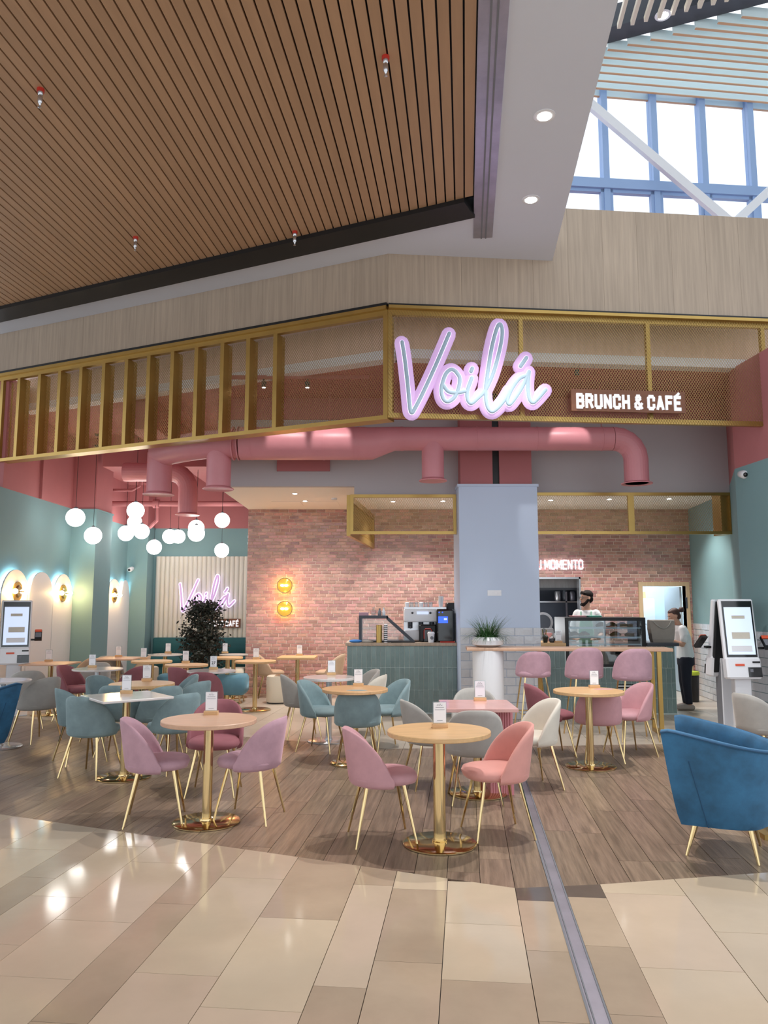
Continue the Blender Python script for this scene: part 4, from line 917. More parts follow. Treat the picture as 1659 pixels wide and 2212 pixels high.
# ================================================================== CHAIRS
def shell_mesh(R=.242, Hb=.36, z0=.40, Phi=98, lean=.055, th=.032, n=30, nz=7):
    mb = MB(); Ph = radians(Phi); outer = []; inner = []
    for i in range(n+1):
        f = -Ph+2*Ph*i/n; t = (1-cos(f))/(1-cos(Ph)); h = max(Hb*(max(0, 1-t**1.5))**.8, .03)
        def pt(r, z, k=0):
            a = (z-z0)/Hb; le = lean*max(0, cos(f))*a
            return (r*sin(f)*(1+.03*a), -r*cos(f)-le+.015, z)
        co_ = [pt(R*.80, z0-.03), pt(R*.95, z0-.018)]+[pt(R, z0+h*k/nz) for k in range(nz)]+[pt(R-.004, z0+h-.008), pt(R-th/2, z0+h), pt(R-th+.004, z0+h-.008)]
        co_ += [pt(R-th-.004*(k % 2), z0+.0+h*k/nz) for k in range(nz-1, -1, -1)]
        outer.append(co_)
    mb.loft(outer, None, True, True)
    return mb.mesh('backrest', 'velvet_pink', True, 70)
def cushion_mesh(hw, y0, y1, z0, z1, m='velvet_pink'):
    mb = MB(); yc, hd = (y0+y1)/2, (y1-y0)/2; rings = []
    for ins, z in ((.05, z0), (.012, z0+.012), (0, (z0+z1)/2), (.012, z1-.014), (.05, z1), (.14, z1+.006)):
        r = []
        for j in range(32):
            a = 2*pi*j/32; c, s = cos(a), sin(a); e = .72
            r.append(((hw-ins)*abs(c)**e*(1 if c > 0 else -1), yc+(hd-ins)*abs(s)**e*(1 if s > 0 else -1), z))
        rings.append(r)
    return mb.loft(rings).mesh('seat', m, True, 60)
def leg(p0, p1, r0=.0135, r1=.0075): return MB().tube([p0, p1], [r0, r1], 8)
ch0 = thing('velvet_chair', 'x', 'chair', (0, -30, 0))
link('backrest', shell_mesh(), ch0); link('seat', cushion_mesh(.222, -.215, .245, .385, .468), ch0)
MB().tube([(-.13, -.12, .385), (.13, -.12, .385), (.13, .13, .385), (-.13, .13, .385), (-.13, -.12, .385)], .009, 6).build('under_frame', 'brass', ch0, True)
for sx_ in (-1, 1):
    for y0, y1 in ((-.12, -.205), (.13, .21)): leg((sx_*.13, y0, .392), (sx_*.205, y1, 0)).build('leg', 'brass', ch0, True)
CHAIRS = [  # u, v of the middle of its feet, facing, colour, label, category group
 (334, 1772, 12, 'velvet_mauve', 'mauve chair with its back to the left at the nearest left table', 'pink'),
 (462, 1712, -88, 'velvet_burgundy', 'burgundy chair behind the nearest left round table, facing the camera', 'pink'),
 (540, 1766, 168, 'velvet_mauve', 'mauve chair on the right of the nearest left table', 'pink'),
 (824, 1812, 10, 'velvet_pink', 'pink chair on the left of the nearest middle round table', 'pink'),
 (1075, 1800, 190, 'velvet_pink_lit', 'pink chair in warm-lit colour on the right of the nearest middle round table', 'pink'),
 (930, 1696, 15, 'velvet_grey', 'light grey chair left of the square pink topped table', 'grey'),
 (1026, 1728, 90, 'velvet_grey', 'light grey chair with its back to us at the pink topped table', 'grey'),
 (1150, 1699, 195, 'velvet_sand', 'cream chair right of the pink topped table', 'grey'),
 (1030, 1662, -90, 'velvet_grey', 'grey chair behind the pink topped table, only its rim showing', 'grey'),
 (1295, 1642, 90, 'velvet_pink', 'rose chair with its back to us at the round table by the bar stools', 'pink'),
 (1190, 1630, 8, 'velvet_burgundy', 'rose chair left of the round table by the bar stools', 'pink'),
 (1362, 1630, 195, 'velvet_pink', 'rose chair right of the round table by the bar stools', 'pink'),
 (692, 1620, -20, 'velvet_teal', 'teal chair left of the middle round table, showing its seat', 'teal'),
 (772, 1647, 90, 'velvet_teal', 'teal chair with its back squarely to us at the middle table', 'teal'),
 (836, 1617, 205, 'velvet_teal', 'teal chair right of the middle round table', 'teal'),
 (652, 1592, 15, 'velvet_grey', 'grey chair left of the white table near the coffee counter', 'grey'),
 (788, 1592, 165, 'velvet_sand', 'cream chair right of the white table near the coffee counter', 'grey'),
 (776, 1574, 200, 'velvet_grey', 'grey-beige chair half hidden behind the cream one near the coffee counter', 'grey'),
 (196, 1674, 75, 'velvet_teal', 'teal chair with its back to us at the front left square marble table', 'teal'),
 (172, 1645, 40, 'velvet_teal', 'teal chair just behind the front left teal chair', 'teal'),
 (372, 1664, 140, 'velvet_teal', 'light teal chair at the right of the square marble table', 'teal'),
 (402, 1616, 150, 'velvet_teal', 'teal chair with a tall rounded back right of the left oak table', 'teal'),
 (228, 1602, -30, 'velvet_teal', 'teal chair left of the left oak round table', 'teal'),
 (258, 1630, 88, 'velvet_teal', 'teal chair between the marble table and the oak table', 'teal'),
 (340, 1634, 130, 'velvet_teal', 'dark teal chair tucked behind the square marble table', 'teal'),
 (375, 1596, 200, 'velvet_teal', 'dim teal chair behind the left oak round table', 'teal'),
 (160, 1555, -12, 'velvet_burgundy', 'burgundy chair facing right at the round white table on the left', 'pink'),
 (197, 1548, -95, 'velvet_grey', 'grey chair behind the round white table on the left', 'grey'),
 (278, 1555, 150, 'velvet_burgundy', 'burgundy chair right of the round white table on the left', 'pink'),
 (440, 1577, 90, 'velvet_burgundy', 'burgundy chair with its back to us in front of the leafy tree', 'pink'),
 (400, 1558, 60, 'velvet_burgundy', 'small burgundy chair left of the white table by the leafy tree', 'pink'),
 (76, 1600, 150, 'velvet_grey', 'grey chair seen from behind near the left ordering kiosk', 'grey'),
 (52, 1572, 120, 'velvet_grey', 'darker grey chair behind the other grey one on the left', 'grey'),
 (160, 1521, 190, 'velvet_beige', 'beige chair at the wood table under the sconces', 'beige'),
 (232, 1520, -60, 'velvet_grey', 'grey-green chair by the left wall behind the white table', 'grey'),
 (285, 1516, 190, 'velvet_beige', 'brown-beige chair by the first pilaster', 'beige'),
 (583, 1506, 10, 'velvet_beige', 'beige chair against the brick wall beside the tall round table', 'beige'),
 (712, 1506, 170, 'velvet_beige', 'beige chair right of the square table at the brick wall', 'beige'),
 (1652, 1668, 20, 'velvet_grey', 'grey chair by the right ordering kiosk behind the blue armchair', 'grey'),
 (1708, 1650, 100, 'velvet_sand', 'cream chair cut off at the right edge of the picture', 'grey')]
GRP = {'pink': 'pink and burgundy chairs', 'grey': 'grey and cream chairs', 'teal': 'teal velvet chairs', 'beige': 'beige chairs'}
for i, (u, v, f, m, lb, g_) in enumerate(CHAIRS):
    xy = fl(u, v); dup(ch0, (*xy, 0), radians(f-90), lb, GRP[g_], {'backrest': m, 'seat': m})
for o in list(ch0.children)+[ch0]: bpy.data.objects.remove(o)
# bar stools
bs0 = thing('bar_stool', 'left bar stool with a mauve rounded back', 'bar stool', (0, 0, 0), 0, 'mauve bar stools')
link('backrest', shell_mesh(.235, .36, .73, 98, .04, .035), bs0); link('seat', cushion_mesh(.215, -.205, .225, .70, .79), bs0)
for sx_ in (-1, 1):
    for y0, y1 in ((-.12, -.215), (.12, .2)): leg((sx_*.13, y0, .71), (sx_*.225, y1, 0), .011, .009).build('leg', 'brass', bs0, True)
MB().tube([(-.195, -.18, .26), (.195, -.18, .26), (.195, .17, .26), (-.195, .17, .26), (-.195, -.18, .26)], .008, 6).build('footrest', 'brass', bs0, True)
for k, (u, v, f, lb) in enumerate(((1155, 1584, 92, 'leftmost bar stool, mauve with a rounded back'), (1266, 1590, 90, 'middle bar stool, mauve with a rounded back'), (1371, 1597, 92, 'rightmost bar stool, mauve with a rounded back'))):
    xy = fl(u, v); t = bs0 if k == 0 else dup(bs0, (0, 0, 0), 0, lb); t['label'] = lb; t.location = (*xy, 0); t.rotation_euler = (0, 0, radians(f-90))
    for c in t.children:
        if c.name.split('.')[0] in ('backrest', 'seat'): setmat(c, 'velvet_mauve')
        if k == 0 and c.name.split('.')[0] == 'backrest': low_back = c
low_back.data = shell_mesh(.222, .30, .73, 98, .03, .035); low_back.material_slots[0].link = 'OBJECT'; low_back.material_slots[0].material = MATS['velvet_mauve']

# ================================================================== TABLES AND CARD STANDS
def card_stand(x, y, z, rz, label, num=None, h=.15, wd=.10):
    t = thing('card_stand', label, 'menu stand', (x, y, z), rz, 'card stands on the tables')
    MB().bbox(-.055, .055, -.025, .025, 0, .03, .003).build('base', 'oak', t)
    MB().box(-wd/2, wd/2, -.003, .003, .03, .03+h).build('holder', 'acrylic', t)
    MB().box(-wd/2+.006, wd/2-.006, -.0045, -.0035, .035, .024+h).build('card', 'paper', t)
    pr = MB().box(-.03, .03, -.006, -.0048, .03+h*.72, .03+h*.735).box(-.035, .035, -.006, -.0048, .03+h*.62, .03+h*.632).box(-.02, .02, -.006, -.0048, .03+h*.12, .03+h*.135)
    pts = [(-.02, -.0055, .03+h*.80), (-.012, -.0055, .03+h*.88), (-.004, -.0055, .03+h*.8), (.004, -.0055, .03+h*.9), (.01, -.0055, .03+h*.8), (.02, -.0055, .03+h*.84)]
    pr.tube(pts, .0014, 4); pr.build('print', 'print_grey', t)
    if num:
        me = text_mesh(num, .055, .0005, .001, 'black'); link('number', me, t, (0, -.0055, .03+h*.36), (pi/2, 0, 0))
def table(u, v, shape, m, size, label, zt=.75, base='brass', rz=0, stand=None, group='oak tables', num=None, th=.032, pole=.036):
    x, y = fl(u, v, zt); t = thing('cafe_table', label, 'table', (x, y, 0), rz, group)
    if shape == 'round': MB().lathe([(size/2-.004, zt-th), (size/2, zt-th+.004), (size/2, zt-.004), (size/2-.004, zt)], 48).build('tabletop', m, t)
    else: MB().bbox(-size/2, size/2, -size/2, size/2, zt-th, zt, .004).build('tabletop', m, t)
    MB().lathe([(pole, .012), (pole, zt-th)], 20).build('column', base, t, True)
    MB().lathe([(.12, zt-th-.006), (.12, zt-th)], 20).build('mounting_plate', 'dark_grey', t)
    MB().lathe([(.245, 0), (.25, .003), (.25, .010), (.24, .016), (.05, .02), (pole+.01, .03), (pole+.01, .034)], 40).build('base_plate', base, t, True)
    if stand:
        ua, va, lb = stand; p = fl(ua, va, zt); card_stand(p[0], p[1], zt, rz*0+random.uniform(-.1, .1), lb, num)
    return t
table(452, 1553, 'round', 'oak_pink', .71, 'nearest left round oak table with a brass column', stand=(456, 1544, 'card stand on the nearest left round table'))
table(948, 1577, 'round', 'oak', .71, 'nearest middle round oak table with a brass column', stand=(950, 1572, 'card stand on the nearest middle round table'), pole=.042)
t3 = table(1030, 1521, 'square', 'pink_top', .62, 'square pink topped table among the light grey chairs', stand=(1037, 1514, 'card stand on the pink topped table'), th=.03)
fx = t3.location; pm_ = MB().box(.10, .29, -.05, .27, 0, .72).build('pedestal_core', 'pink_flute', t3)
fl_me = MB().tube([(0, 0, .0), (0, 0, .72)], .011, 8).mesh('flute', 'pink_flute', True)
for k in range(9): link('flute', fl_me, t3, (.11+k*.0212, -.052, 0))
for k in range(14): link('flute', fl_me, t3, (.292, -.04+k*.0225, 0))
table(1271, 1491, 'round', 'oak', .70, 'round oak table in front of the bar stools', stand=(1284, 1486, 'card stand turned sideways on the table by the bar stools'))
table(767, 1487, 'round', 'oak', .68, 'round oak table amid the middle teal chairs', stand=(774, 1482, 'card stand on the table amid the middle teal chairs'))
table(711, 1462, 'round', 'marble_top', .62, 'round white marble table near the coffee counter', stand=(716, 1458, 'card stand on the white table near the coffee counter'), group='marble tables', base='steel_bright')
table(552, 1427, 'round', 'oak', .64, 'round oak table beside the white pouf at the brick wall', stand=(553, 1424, 'card stand on the oak table beside the white pouf'))
table(643, 1418, 'square', 'oak', .62, 'square oak table standing against the brick wall', stand=(647, 1416, 'card stand on the square table at the brick wall'))
table(274, 1503, 'square', 'marble_top', .66, 'square marble table turned on its corner at the front left', stand=(273, 1498, 'card stand on the square marble table at the front left'), rz=radians(38), group='marble tables', base='brass', th=.022)
table(307, 1476, 'round', 'oak', .70, 'round oak table among the left teal chairs', stand=(317, 1471, 'thin card stand on the oak table among the left teal chairs'))
table(211, 1444, 'round', 'marble_top', .66, 'round white marble table between the burgundy chairs on the left', stand=(199, 1442, 'card stand on the white table between the left burgundy chairs'), group='marble tables', base='steel_bright', th=.022)
table(110, 1432, 'square', 'oak_pink', .66, 'wood table under the brass sconces on the left wall', stand=(105, 1429, 'card stand on the wood table under the sconces'), th=.022)
table(256, 1421, 'square', 'oak_pink', .66, 'wood table beside the first teal pilaster', stand=(256, 1419, 'card stand on the table beside the first pilaster'), th=.022)
table(328, 1427, 'round', 'oak', .62, 'round oak table left of the leafy tree', stand=(310, 1424, 'card stand on the oak table left of the leafy tree'))
table(357, 1413, 'round', 'marble_top', .6, 'pale round table in front of the teal bench', stand=(363, 1411, 'card stand on the pale table before the bench'), group='marble tables', th=.022)
table(403, 1435, 'round', 'oak', .62, 'round oak table right before the leafy tree', stand=(401, 1432, 'card stand on the oak table right before the leafy tree'))
table(457, 1448, 'round', 'marble_top', .64, 'round white table with the number card before the leafy tree', stand=(461, 1446, 'card stand showing number 27 on the white table'), group='marble tables', base='steel_bright', num='27', th=.022)
table(492, 1419, 'round', 'oak', .5, 'small oak table just right of the leafy tree', stand=None)
table(505, 1413, 'round', 'velvet_grey', .5, 'small grey table at the right end of the bench', stand=(486, 1411, 'card stand on the small grey table at the bench end'), th=.022)
table(6, 1469, 'round', 'marble_top', .62, 'white marble table cut off by the left edge of the picture', group='marble tables', base='steel_bright', th=.022)
card_stand(at(1207, 1390, 11.66)[0], 11.68, 1.046, .1, 'card stand on the pastry counter left of the display case')
gb = fl(1668, 1806); t = thing('side_table', 'gold framed side table behind the big blue armchair', 'table', (gb[0]+.12, gb[1]+.12, 0)); MB().box(-.22, .22, -.22, .22, 0, .035).build('base_frame', 'gold', t); MB().box(-.03, .03, -.03, .03, .035, .42).build('column', 'gold', t); MB().bbox(-.24, .24, -.24, .24, .42, .45, .005).build('tabletop', 'oak', t)

# ================================================================== ARMCHAIRS
def armchair(loc, f, label):
    t = thing('tub_armchair', label, 'armchair', loc, radians(f-90), 'blue velvet tub armchairs')
    Rr, La, zb, zt = .385, .30, .205, .785; path = []
    for k in range(7): path.append((-Rr, La-La*k/7, -pi/2))
    for k in range(33): a = -pi/2+pi*k/32; path.append((Rr*sin(a), -Rr*cos(a), a))
    for k in range(1, 8): path.append((Rr, La*k/7, pi/2))
    rows = []; rim = []; n = len(path)
    for i, (x, y, a) in enumerate(path):
        fr = (y+Rr)/(Rr+La); top = .665+.14*fr-.02*max(0, (fr-.9)/.1)**2; r_ = []
        nx, ny = sin(a), -cos(a); ch = .018*abs(sin(pi*9*i/(n-1)))
        def Q(z, ins):
            s = (z-zb)/(zt-zb); kx = .72+.28*max(0, s)**.75; return ((x-nx*ins)*kx, (y-ny*ins)*kx, z)
        for k in range(9): r_.append(Q(zb+(top-zb)*k/8, .012*(k == 0)))
        r_ += [Q(top+.014, .012), Q(top+.018, .04), Q(top+.006, .062-ch*.5)]
        for k in range(7, -1, -1): r_.append(Q(zb+.14+(top-zb-.14)*k/8, .085-ch))
        rows.append(r_); rim.append(Q(top+.006, -.002))
    MB().loft(rows).build('tub_shell', 'velvet_blue', t, True, 60)
    MB().tube(rim, .0075, 6).build('piping', 'piping_blue', t, True)
    link('seat_cushion', cushion_mesh(.24, -.22, .25, .30, .42, 'velvet_blue'), t); link('seat_base', cushion_mesh(.255, -.26, .22, .19, .32, 'velvet_blue'), t)
    for sgn in (-1, 1):
        MB().tube([(sgn*(Rr+.001)*(.72+.28*s**.75), (La*.62-.1*(1-s))*(.72+.28*s**.75), zb+(zt-zb)*s) for s in (0, .2, .4, .6, .72)], .003, 5).build('seam', 'piping_blue', t)
        for y0, y1 in ((-.16, -.2), (.14, .2)): leg((sgn*.17, y0, .215), (sgn*.215, y1, 0), .017, .009).build('leg', 'brass', t, True)
    return t
pA = (2.24, 5.29); armchair((*pA, 0), 153, 'big blue velvet tub armchair at the right front').scale = (1.05, 1.05, 1.0)
pB_ = fl(-72, 1652); armchair((*pB_, 0), 60, 'blue velvet armchair cut off by the left edge of the picture')

# ================================================================== BENCH, POUFS, TREE
bn = thing('banquette', 'dark teal upholstered bench along the back wall', 'bench', (0, YK-.06, 0))
bx0, bx1 = PX0+.03, PX1
for k in range(2):
    a, b = bx0+(bx1-bx0)*k/2, bx0+(bx1-bx0)*(k+1)/2
    MB().bbox(a+.004, b-.004, -.16, .0, .42, .87, .03).build('backrest', 'bench_teal', bn, True); MB().bbox(a+.004, b-.004, -.66, -.1, .28, .45, .03).build('seat', 'bench_teal', bn, True)
MB().box(bx0, bx1, -.6, 0, .08, .3).build('base', 'bench_teal', bn); MB().box(bx0, bx1, -.5, 0, 0, .08).build('plinth', 'black', bn)
def pouf(u, v, r, h, m, label, legs=False, sq=False):
    x, y = fl(u, v); t = thing('pouf', label, 'pouf', (x, y, 0), 0, 'poufs'); z0 = .14 if legs else .02
    MB().lathe([(r*.96, z0), (r, z0+.02), (r, h-.05), (r*.96, h-.015), (r*.8, h), (0, h+.004)], 28).build('body', m, t, True) if not sq else MB().bbox(-r, r, -r, r, z0, h, .05).build('body', m, t, True, 60)
    if legs:
        for sx_ in (-1, 1):
            for sy in (-1, 1): leg((sx_*r*.6, sy*r*.6, z0+.01), (sx_*r*.7, sy*r*.7, 0), .018, .012).build('leg', 'oak', t, True)
    else: MB().lathe([(r*.93, 0), (r*.93, .02)], 24).build('base', 'black', t)
pouf(599, 1518, .185, .45, 'cream_vinyl', 'cream round pouf beside the oak table at the brick wall')
pouf(500, 1517, .25, .46, 'pouf_blue', 'blue velvet pouf on wooden legs by the brick corner', True, True)
pouf(505, 1496, .24, .45, 'cream_vinyl', 'cream pouf behind the blue velvet pouf', False, True)
pouf(318, 1490, .2, .44, 'cream_vinyl', 'cream pouf under the oak table left of the tree')
pouf(372, 1486, .2, .44, 'cream_vinyl', 'cream pouf under the oak table before the tree')
pouf(372, 1512, .22, .44, 'pouf_blue', 'blue velvet pouf behind the left teal chairs', True, True)
tx_, ty_ = -3.35, 14.2; txx = at(437, 1400, ty_)[0]
tr = thing('leafy_tree', 'dark leafy indoor tree in front of the back neon sign', 'tree', (txx, ty_, 0))
MB().tube(spline([(0, 0, .3), (.02, .01, .8), (-.02, 0, 1.2), (.0, .02, 1.6)], 4), .022, 8).build('trunk', 'bark', tr, True)
MB().lathe([(.17, 0), (.2, .36), (.18, .36), (.17, .33), (0, .33)], 24).build('pot', 'black', tr, True)
mb = MB(); rn = random.Random(11); zt0, zt1 = .55, at(437, 1296, ty_)[2]
br_ = MB()
for k in range(190):
    z = rn.uniform(zt0, zt1-.1); s = (z-zt0)/(zt1-zt0); rad = .5*(1-.55*max(0, s-.35)/.65)*rn.uniform(.55, 1.1); a = rn.uniform(0, 2*pi)
    e = Vector((rad*cos(a), rad*sin(a), min(z+rn.uniform(.0, .16), zt1))); st = Vector((0, 0, z-.05)); br_.tube([st, (st+e)/2+Vector((0, 0, .03)), e], [.006, .005, .003], 4)
    for j in range(16):
        t_ = rn.uniform(.25, 1.05); p = st.lerp(e, t_)+Vector((rn.gauss(0, .035), rn.gauss(0, .035), rn.gauss(0, .035)))
        d = Vector((rn.gauss(0, 1), rn.gauss(0, 1), rn.gauss(-.1, .7))).normalized(); q = d.orthogonal().normalized(); nrm = d.cross(q); L, W = rn.uniform(.05, .085), rn.uniform(.016, .026)
        mb.add([tuple(p), tuple(p+d*L*.5+q*W+nrm*.006), tuple(p+d*L), tuple(p+d*L*.5-q*W+nrm*.006)], [(0, 1, 2), (0, 2, 3)])
stuff(br_.build('twigs', 'bark', tr)); stuff(mb.build('foliage', 'leaf_dark', tr))

# ================================================================== ORDERING KIOSKS
def kiosk(loc, rz, label):
    t = thing('ordering_kiosk', label, 'kiosk', loc, rz, 'self ordering kiosks')
    MB().bbox(-.22, .22, -.18, .2, 0, .015, .01).build('base_plate', 'white_gloss', t); MB().bbox(-.10, .10, -.04, .06, .015, .95, .008).build('post', 'white_gloss', t); MB().box(.101, .104, -.03, .05, .02, .9).build('post_groove', 'mid_grey', t)
    M = Matrix.Translation((0, -.03, .78)) @ Matrix.Rotation(radians(-7), 4, 'X')
    def pt(nm, m, mb, par=t, sm=False): o = mb.build(nm, m, par, sm); return o
    h = MB(); rr = [(-.21, -.06), (.21, -.06), (.21, .03), (-.21, .03)]
    pt('body', 'white_gloss', MB().bbox(-.21, .21, -.045, .02, .17, .90, .015, M))
    pt('lower_housing', 'white_gloss', MB().bbox(-.21, .21, -.075, .05, -.05, .20, .02, M)); pt('back_cover', 'black', MB().bbox(-.195, .195, .02, .055, .0, .88, .012, M))
    b_ = pt('bezel', 'black_gloss', MB().box(-.185, .185, -.049, -.044, .205, .875, M)); pt('screen', 'screen', MB().box(-.165, .165, -.052, -.049, .235, .80, M), b_)
    pt('screen_picture', 'velvet_sand', MB().box(-.1, .12, -.0535, -.0522, .42, .5, M), b_); pt('screen_heading', 'velvet_sand', MB().box(-.08, .08, -.0535, -.0522, .66, .7, M), b_); pt('screen_panel', 'paper', MB().box(-.12, .13, -.0535, -.0522, .27, .34, M), b_)
    pt('receipt_slot', 'orange', MB().box(-.11, .0, -.082, -.074, .10, .125, M)); pt('scanner', 'black', MB().box(.1, .19, -.082, -.074, .135, .155, M)); pt('card_reader', 'black_gloss', MB().box(.04, .2, -.084, -.074, -.03, .085, M))
    pt('reader_icon', 'print_grey', MB().box(.06, .095, -.0855, -.084, .03, .065, M))
    ar = MB().box(.2, .29, -.03, .01, .3, .325, M).build('terminal_arm', 'black', t); MB().box(-.05, .05, -.09, .09, 0, .035, M @ Matrix.Translation((.31, -.05, .36)) @ Matrix.Rotation(radians(55), 4, 'X')).build('terminal', 'black', ar)
    MB().box(-.045, .045, .05, .095, .036, .045, M @ Matrix.Translation((.31, -.05, .36)) @ Matrix.Rotation(radians(55), 4, 'X')).build('terminal_cap', 'orange', ar); MB().box(-.04, .04, -.05, .04, .035, .04, M @ Matrix.Translation((.31, -.05, .36)) @ Matrix.Rotation(radians(55), 4, 'X')).build('terminal_screen', 'print_grey', ar)
    return t
ky = 9.35; kiosk((at(1598, 1400, ky)[0], ky, 0), radians(2), 'right ordering kiosk with its screen towards us'); kiosk((at(1560, 1400, ky+.42)[0], ky+.42, 0), radians(205), 'right ordering kiosk seen from behind, black back')
kiosk((at(32, 1400, 11.6)[0], 11.6, 0), radians(24), 'left ordering kiosk under the sconces')
# ---------------- small wall things
def camera_dome(loc, rz, label):
    t = thing('security_camera', label, 'security camera', loc, rz); MB().box(-.03, .03, -.01, 0, -.03, .03).build('bracket', 'white_gloss', t); MB().tube([(0, -.01, 0), (0, -.07, .0)], .012, 8).build('arm', 'white_gloss', t); MB().tube([(0, -.05, -.005), (0, -.2, -.035)], [.05, .055], 14, True).build('housing', 'white_gloss', t, True); MB().sphere((0, -.235, -.042), (.032, .03, .032), 12, 8).build('lens', 'black_gloss', t, True)
pc = at(1603, 1022, RA[1]-.15); camera_dome((pc[0]+.02, pc[1]+.1, pc[2]), radians(-10), 'white security camera high on the right teal wall')
pc = at(1470, 1090, YB-.1); camera_dome((pc[0], pc[1], pc[2]), 0, 'white security camera at the end of the brick wall behind the mesh')
pc = at(274, 1228, 17.45); camera_dome((pc[0]+.12, 17.49, pc[2]), 0, 'white security camera on the second teal pilaster')
sk = thing('wall_socket', 'white double socket on the white column', 'socket', (at(1068, 1281, KY)[0], KY-.001, at(1068, 1281, KY)[2])); MB().box(-.1, .1, -.008, 0, -.04, .04).build('plate', 'white_gloss', sk)
for dx in (.02, .07): MB().lathe([(.018, -.002), (.018, .01)], 12, Matrix.Translation((dx, 0, 0)) @ Matrix.Rotation(pi/2, 4, 'X')).build('outlet', 'paper', sk)

# ================================================================== PEOPLE
def fused(name, mb, m, parent, vox=.012, it=4):
    me = mb.mesh(name); o = bpy.data.objects.new(name, me); C.objects.link(o)
    md = o.modifiers.new('r', 'REMESH'); md.mode = 'VOXEL'; md.voxel_size = vox; s = o.modifiers.new('s', 'SMOOTH'); s.iterations = it; s.factor = .5
    bpy.context.view_layer.update(); me2 = bpy.data.meshes.new_from_object(o.evaluated_get(bpy.context.evaluated_depsgraph_get())); bpy.data.objects.remove(o)
    me2.materials.clear(); me2.materials.append(MATS[m]); me2.name = name
    for p in me2.polygons: p.use_smooth = True
    return link(name, me2, parent)
def ell(c, rx, ry, n=18): return [(c[0]+rx*cos(2*pi*j/n), c[1]+ry*sin(2*pi*j/n), c[2]) for j in range(n)]
def head(mb, c, yaw, tilt=0, k=1.0):         # local face towards +Y
    M = Matrix.Translation(c) @ Matrix.Rotation(yaw, 4, 'Z') @ Matrix.Rotation(tilt, 4, 'X') @ Matrix.Scale(k, 4)
    mb.sphere((0, -.005, .03), (.074, .093, .088), 18, 12, M); mb.sphere((0, .025, -.045), (.054, .062, .062), 16, 10, M); mb.sphere((0, .05, -.085), (.028, .03, .024), 10, 8, M)
    mb.tube([(0, .082, .022), (0, .106, -.012), (0, .086, -.025)], [.009, .016, .012], 8, True, M)
    for s in (-1, 1): mb.sphere((s*.075, -.008, -.005), (.011, .02, .031), 10, 8, M)
    mb.sphere((0, .074, -.052), (.024, .012, .009), 10, 6, M)
    return M
def face(par, M):
    for s in (-1, 1):
        e = MB().sphere((s*.03, .081, .012), (.013, .007, .0075), 10, 6, M).build('eye', 'paper', par, True); MB().sphere((s*.03, .0875, .012), .0048, 8, 6, M).build('pupil', 'black', e, True)
        MB().tube([(s*.016, .089, .032), (s*.046, .076, .032)], .004, 6, True, M).build('eyebrow', 'hair', par)
    MB().sphere((0, .087, -.052), (.02, .004, .006), 10, 6, M).build('lips', 'lips', par, True)
def hand(mb, w_, d, up):
    d = Vector(d).normalized(); up = Vector(up).normalized(); sd_ = d.cross(up); w_ = Vector(w_)
    mb.tube([w_, w_+d*.05, w_+d*.085], [.026, .033, .03], 8, True)
    for k, (o_, L) in enumerate(((-.027, .055), (-.009, .068), (.009, .072), (.026, .062))):
        b_ = w_+d*.085+sd_*o_; mb.tube([b_, b_+d*L*.55, b_+d*L*.8-up*.018], [.0095, .0085, .0075], 6, True)
    b_ = w_+d*.035-sd_*.03; mb.tube([b_, b_-sd_*.025+d*.03, b_-sd_*.03+d*.06], [.012, .0105, .009], 6, True)
# --- man behind the display case, turned and looking to the left
mx = at(1268, 1340, 12.95)[0]
mn = thing('person', 'man in a white shirt and mint apron behind the pastry case, looking left', 'person', (mx, 12.95, 0), radians(180-22))
b = MB(); b.loft([ell((0, 0, z), rx, ry) for z, rx, ry in ((.86, .165, .12), (1.0, .165, .12), (1.15, .155, .112), (1.3, .175, .118), (1.42, .185, .11), (1.49, .14, .085), (1.53, .07, .065))]); b.tube([(0, 0, 1.48), (0, .015, 1.66)], [.062, .055], 14)
for s in (-1, 1):
    b.tube([(s*.09, 0, .9), (s*.1, .02, .5), (s*.1, 0, .08)], [.085, .062, .042], 12); b.tube([(s*.1, -.04, .05), (s*.1, .14, .035)], [.045, .035], 10, True)
    b.tube([(s*.165, -.005, 1.45), (s*.215, -.01, 1.28), (s*.225, .02, 1.14), (s*.20, .16, 1.07), (s*.15, .25, 1.06)], [.062, .05, .042, .036, .028], 10, True); hand(b, (s*.15, .25, 1.06), (-s*.3, 1, 0), (0, 0, 1))
HM = head(b, (-.005, .02, 1.715), radians(-58), radians(-2), 1.06)
fused('body', b, 'skin', mn); face(mn, HM)
b = MB(); b.loft([ell((0, 0, z), rx, ry) for z, rx, ry in ((.84, .185, .137), (1.0, .18, .135), (1.15, .17, .127), (1.3, .19, .133), (1.43, .2, .123), (1.5, .155, .098), (1.525, .095, .082))])
for s in (-1, 1): b.tube([(s*.15, 0, 1.46), (s*.215, -.01, 1.28), (s*.222, .0, 1.2)], [.078, .072, .07], 12, True)
fused('shirt', b, 'shirt_white', mn)
b = MB(); b.loft([[(-.12, .125, z0), (.12, .125, z0), (.12, .16, z0), (-.12, .16, z0)] for z0 in (.7, .95, 1.2)]+[[(-.085, .115, 1.4), (.085, .115, 1.4), (.085, .145, 1.4), (-.085, .145, 1.4)]])
for s in (-1, 1): b.tube([(s*.08, .13, 1.38), (s*.085, .09, 1.49), (s*.06, -.03, 1.53)], .016, 6)
fused('apron', b, 'apron_mint', mn, .01, 2)
b = MB()
for s in (-1, 1): b.tube([(s*.09, 0, .92), (s*.1, .02, .5), (s*.1, 0, .09)], [.105, .082, .065], 12)
b.loft([ell((0, 0, z), rx, ry) for z, rx, ry in ((.8, .18, .13), (.95, .178, .13))]); fused('trousers', b, 'trousers', mn)
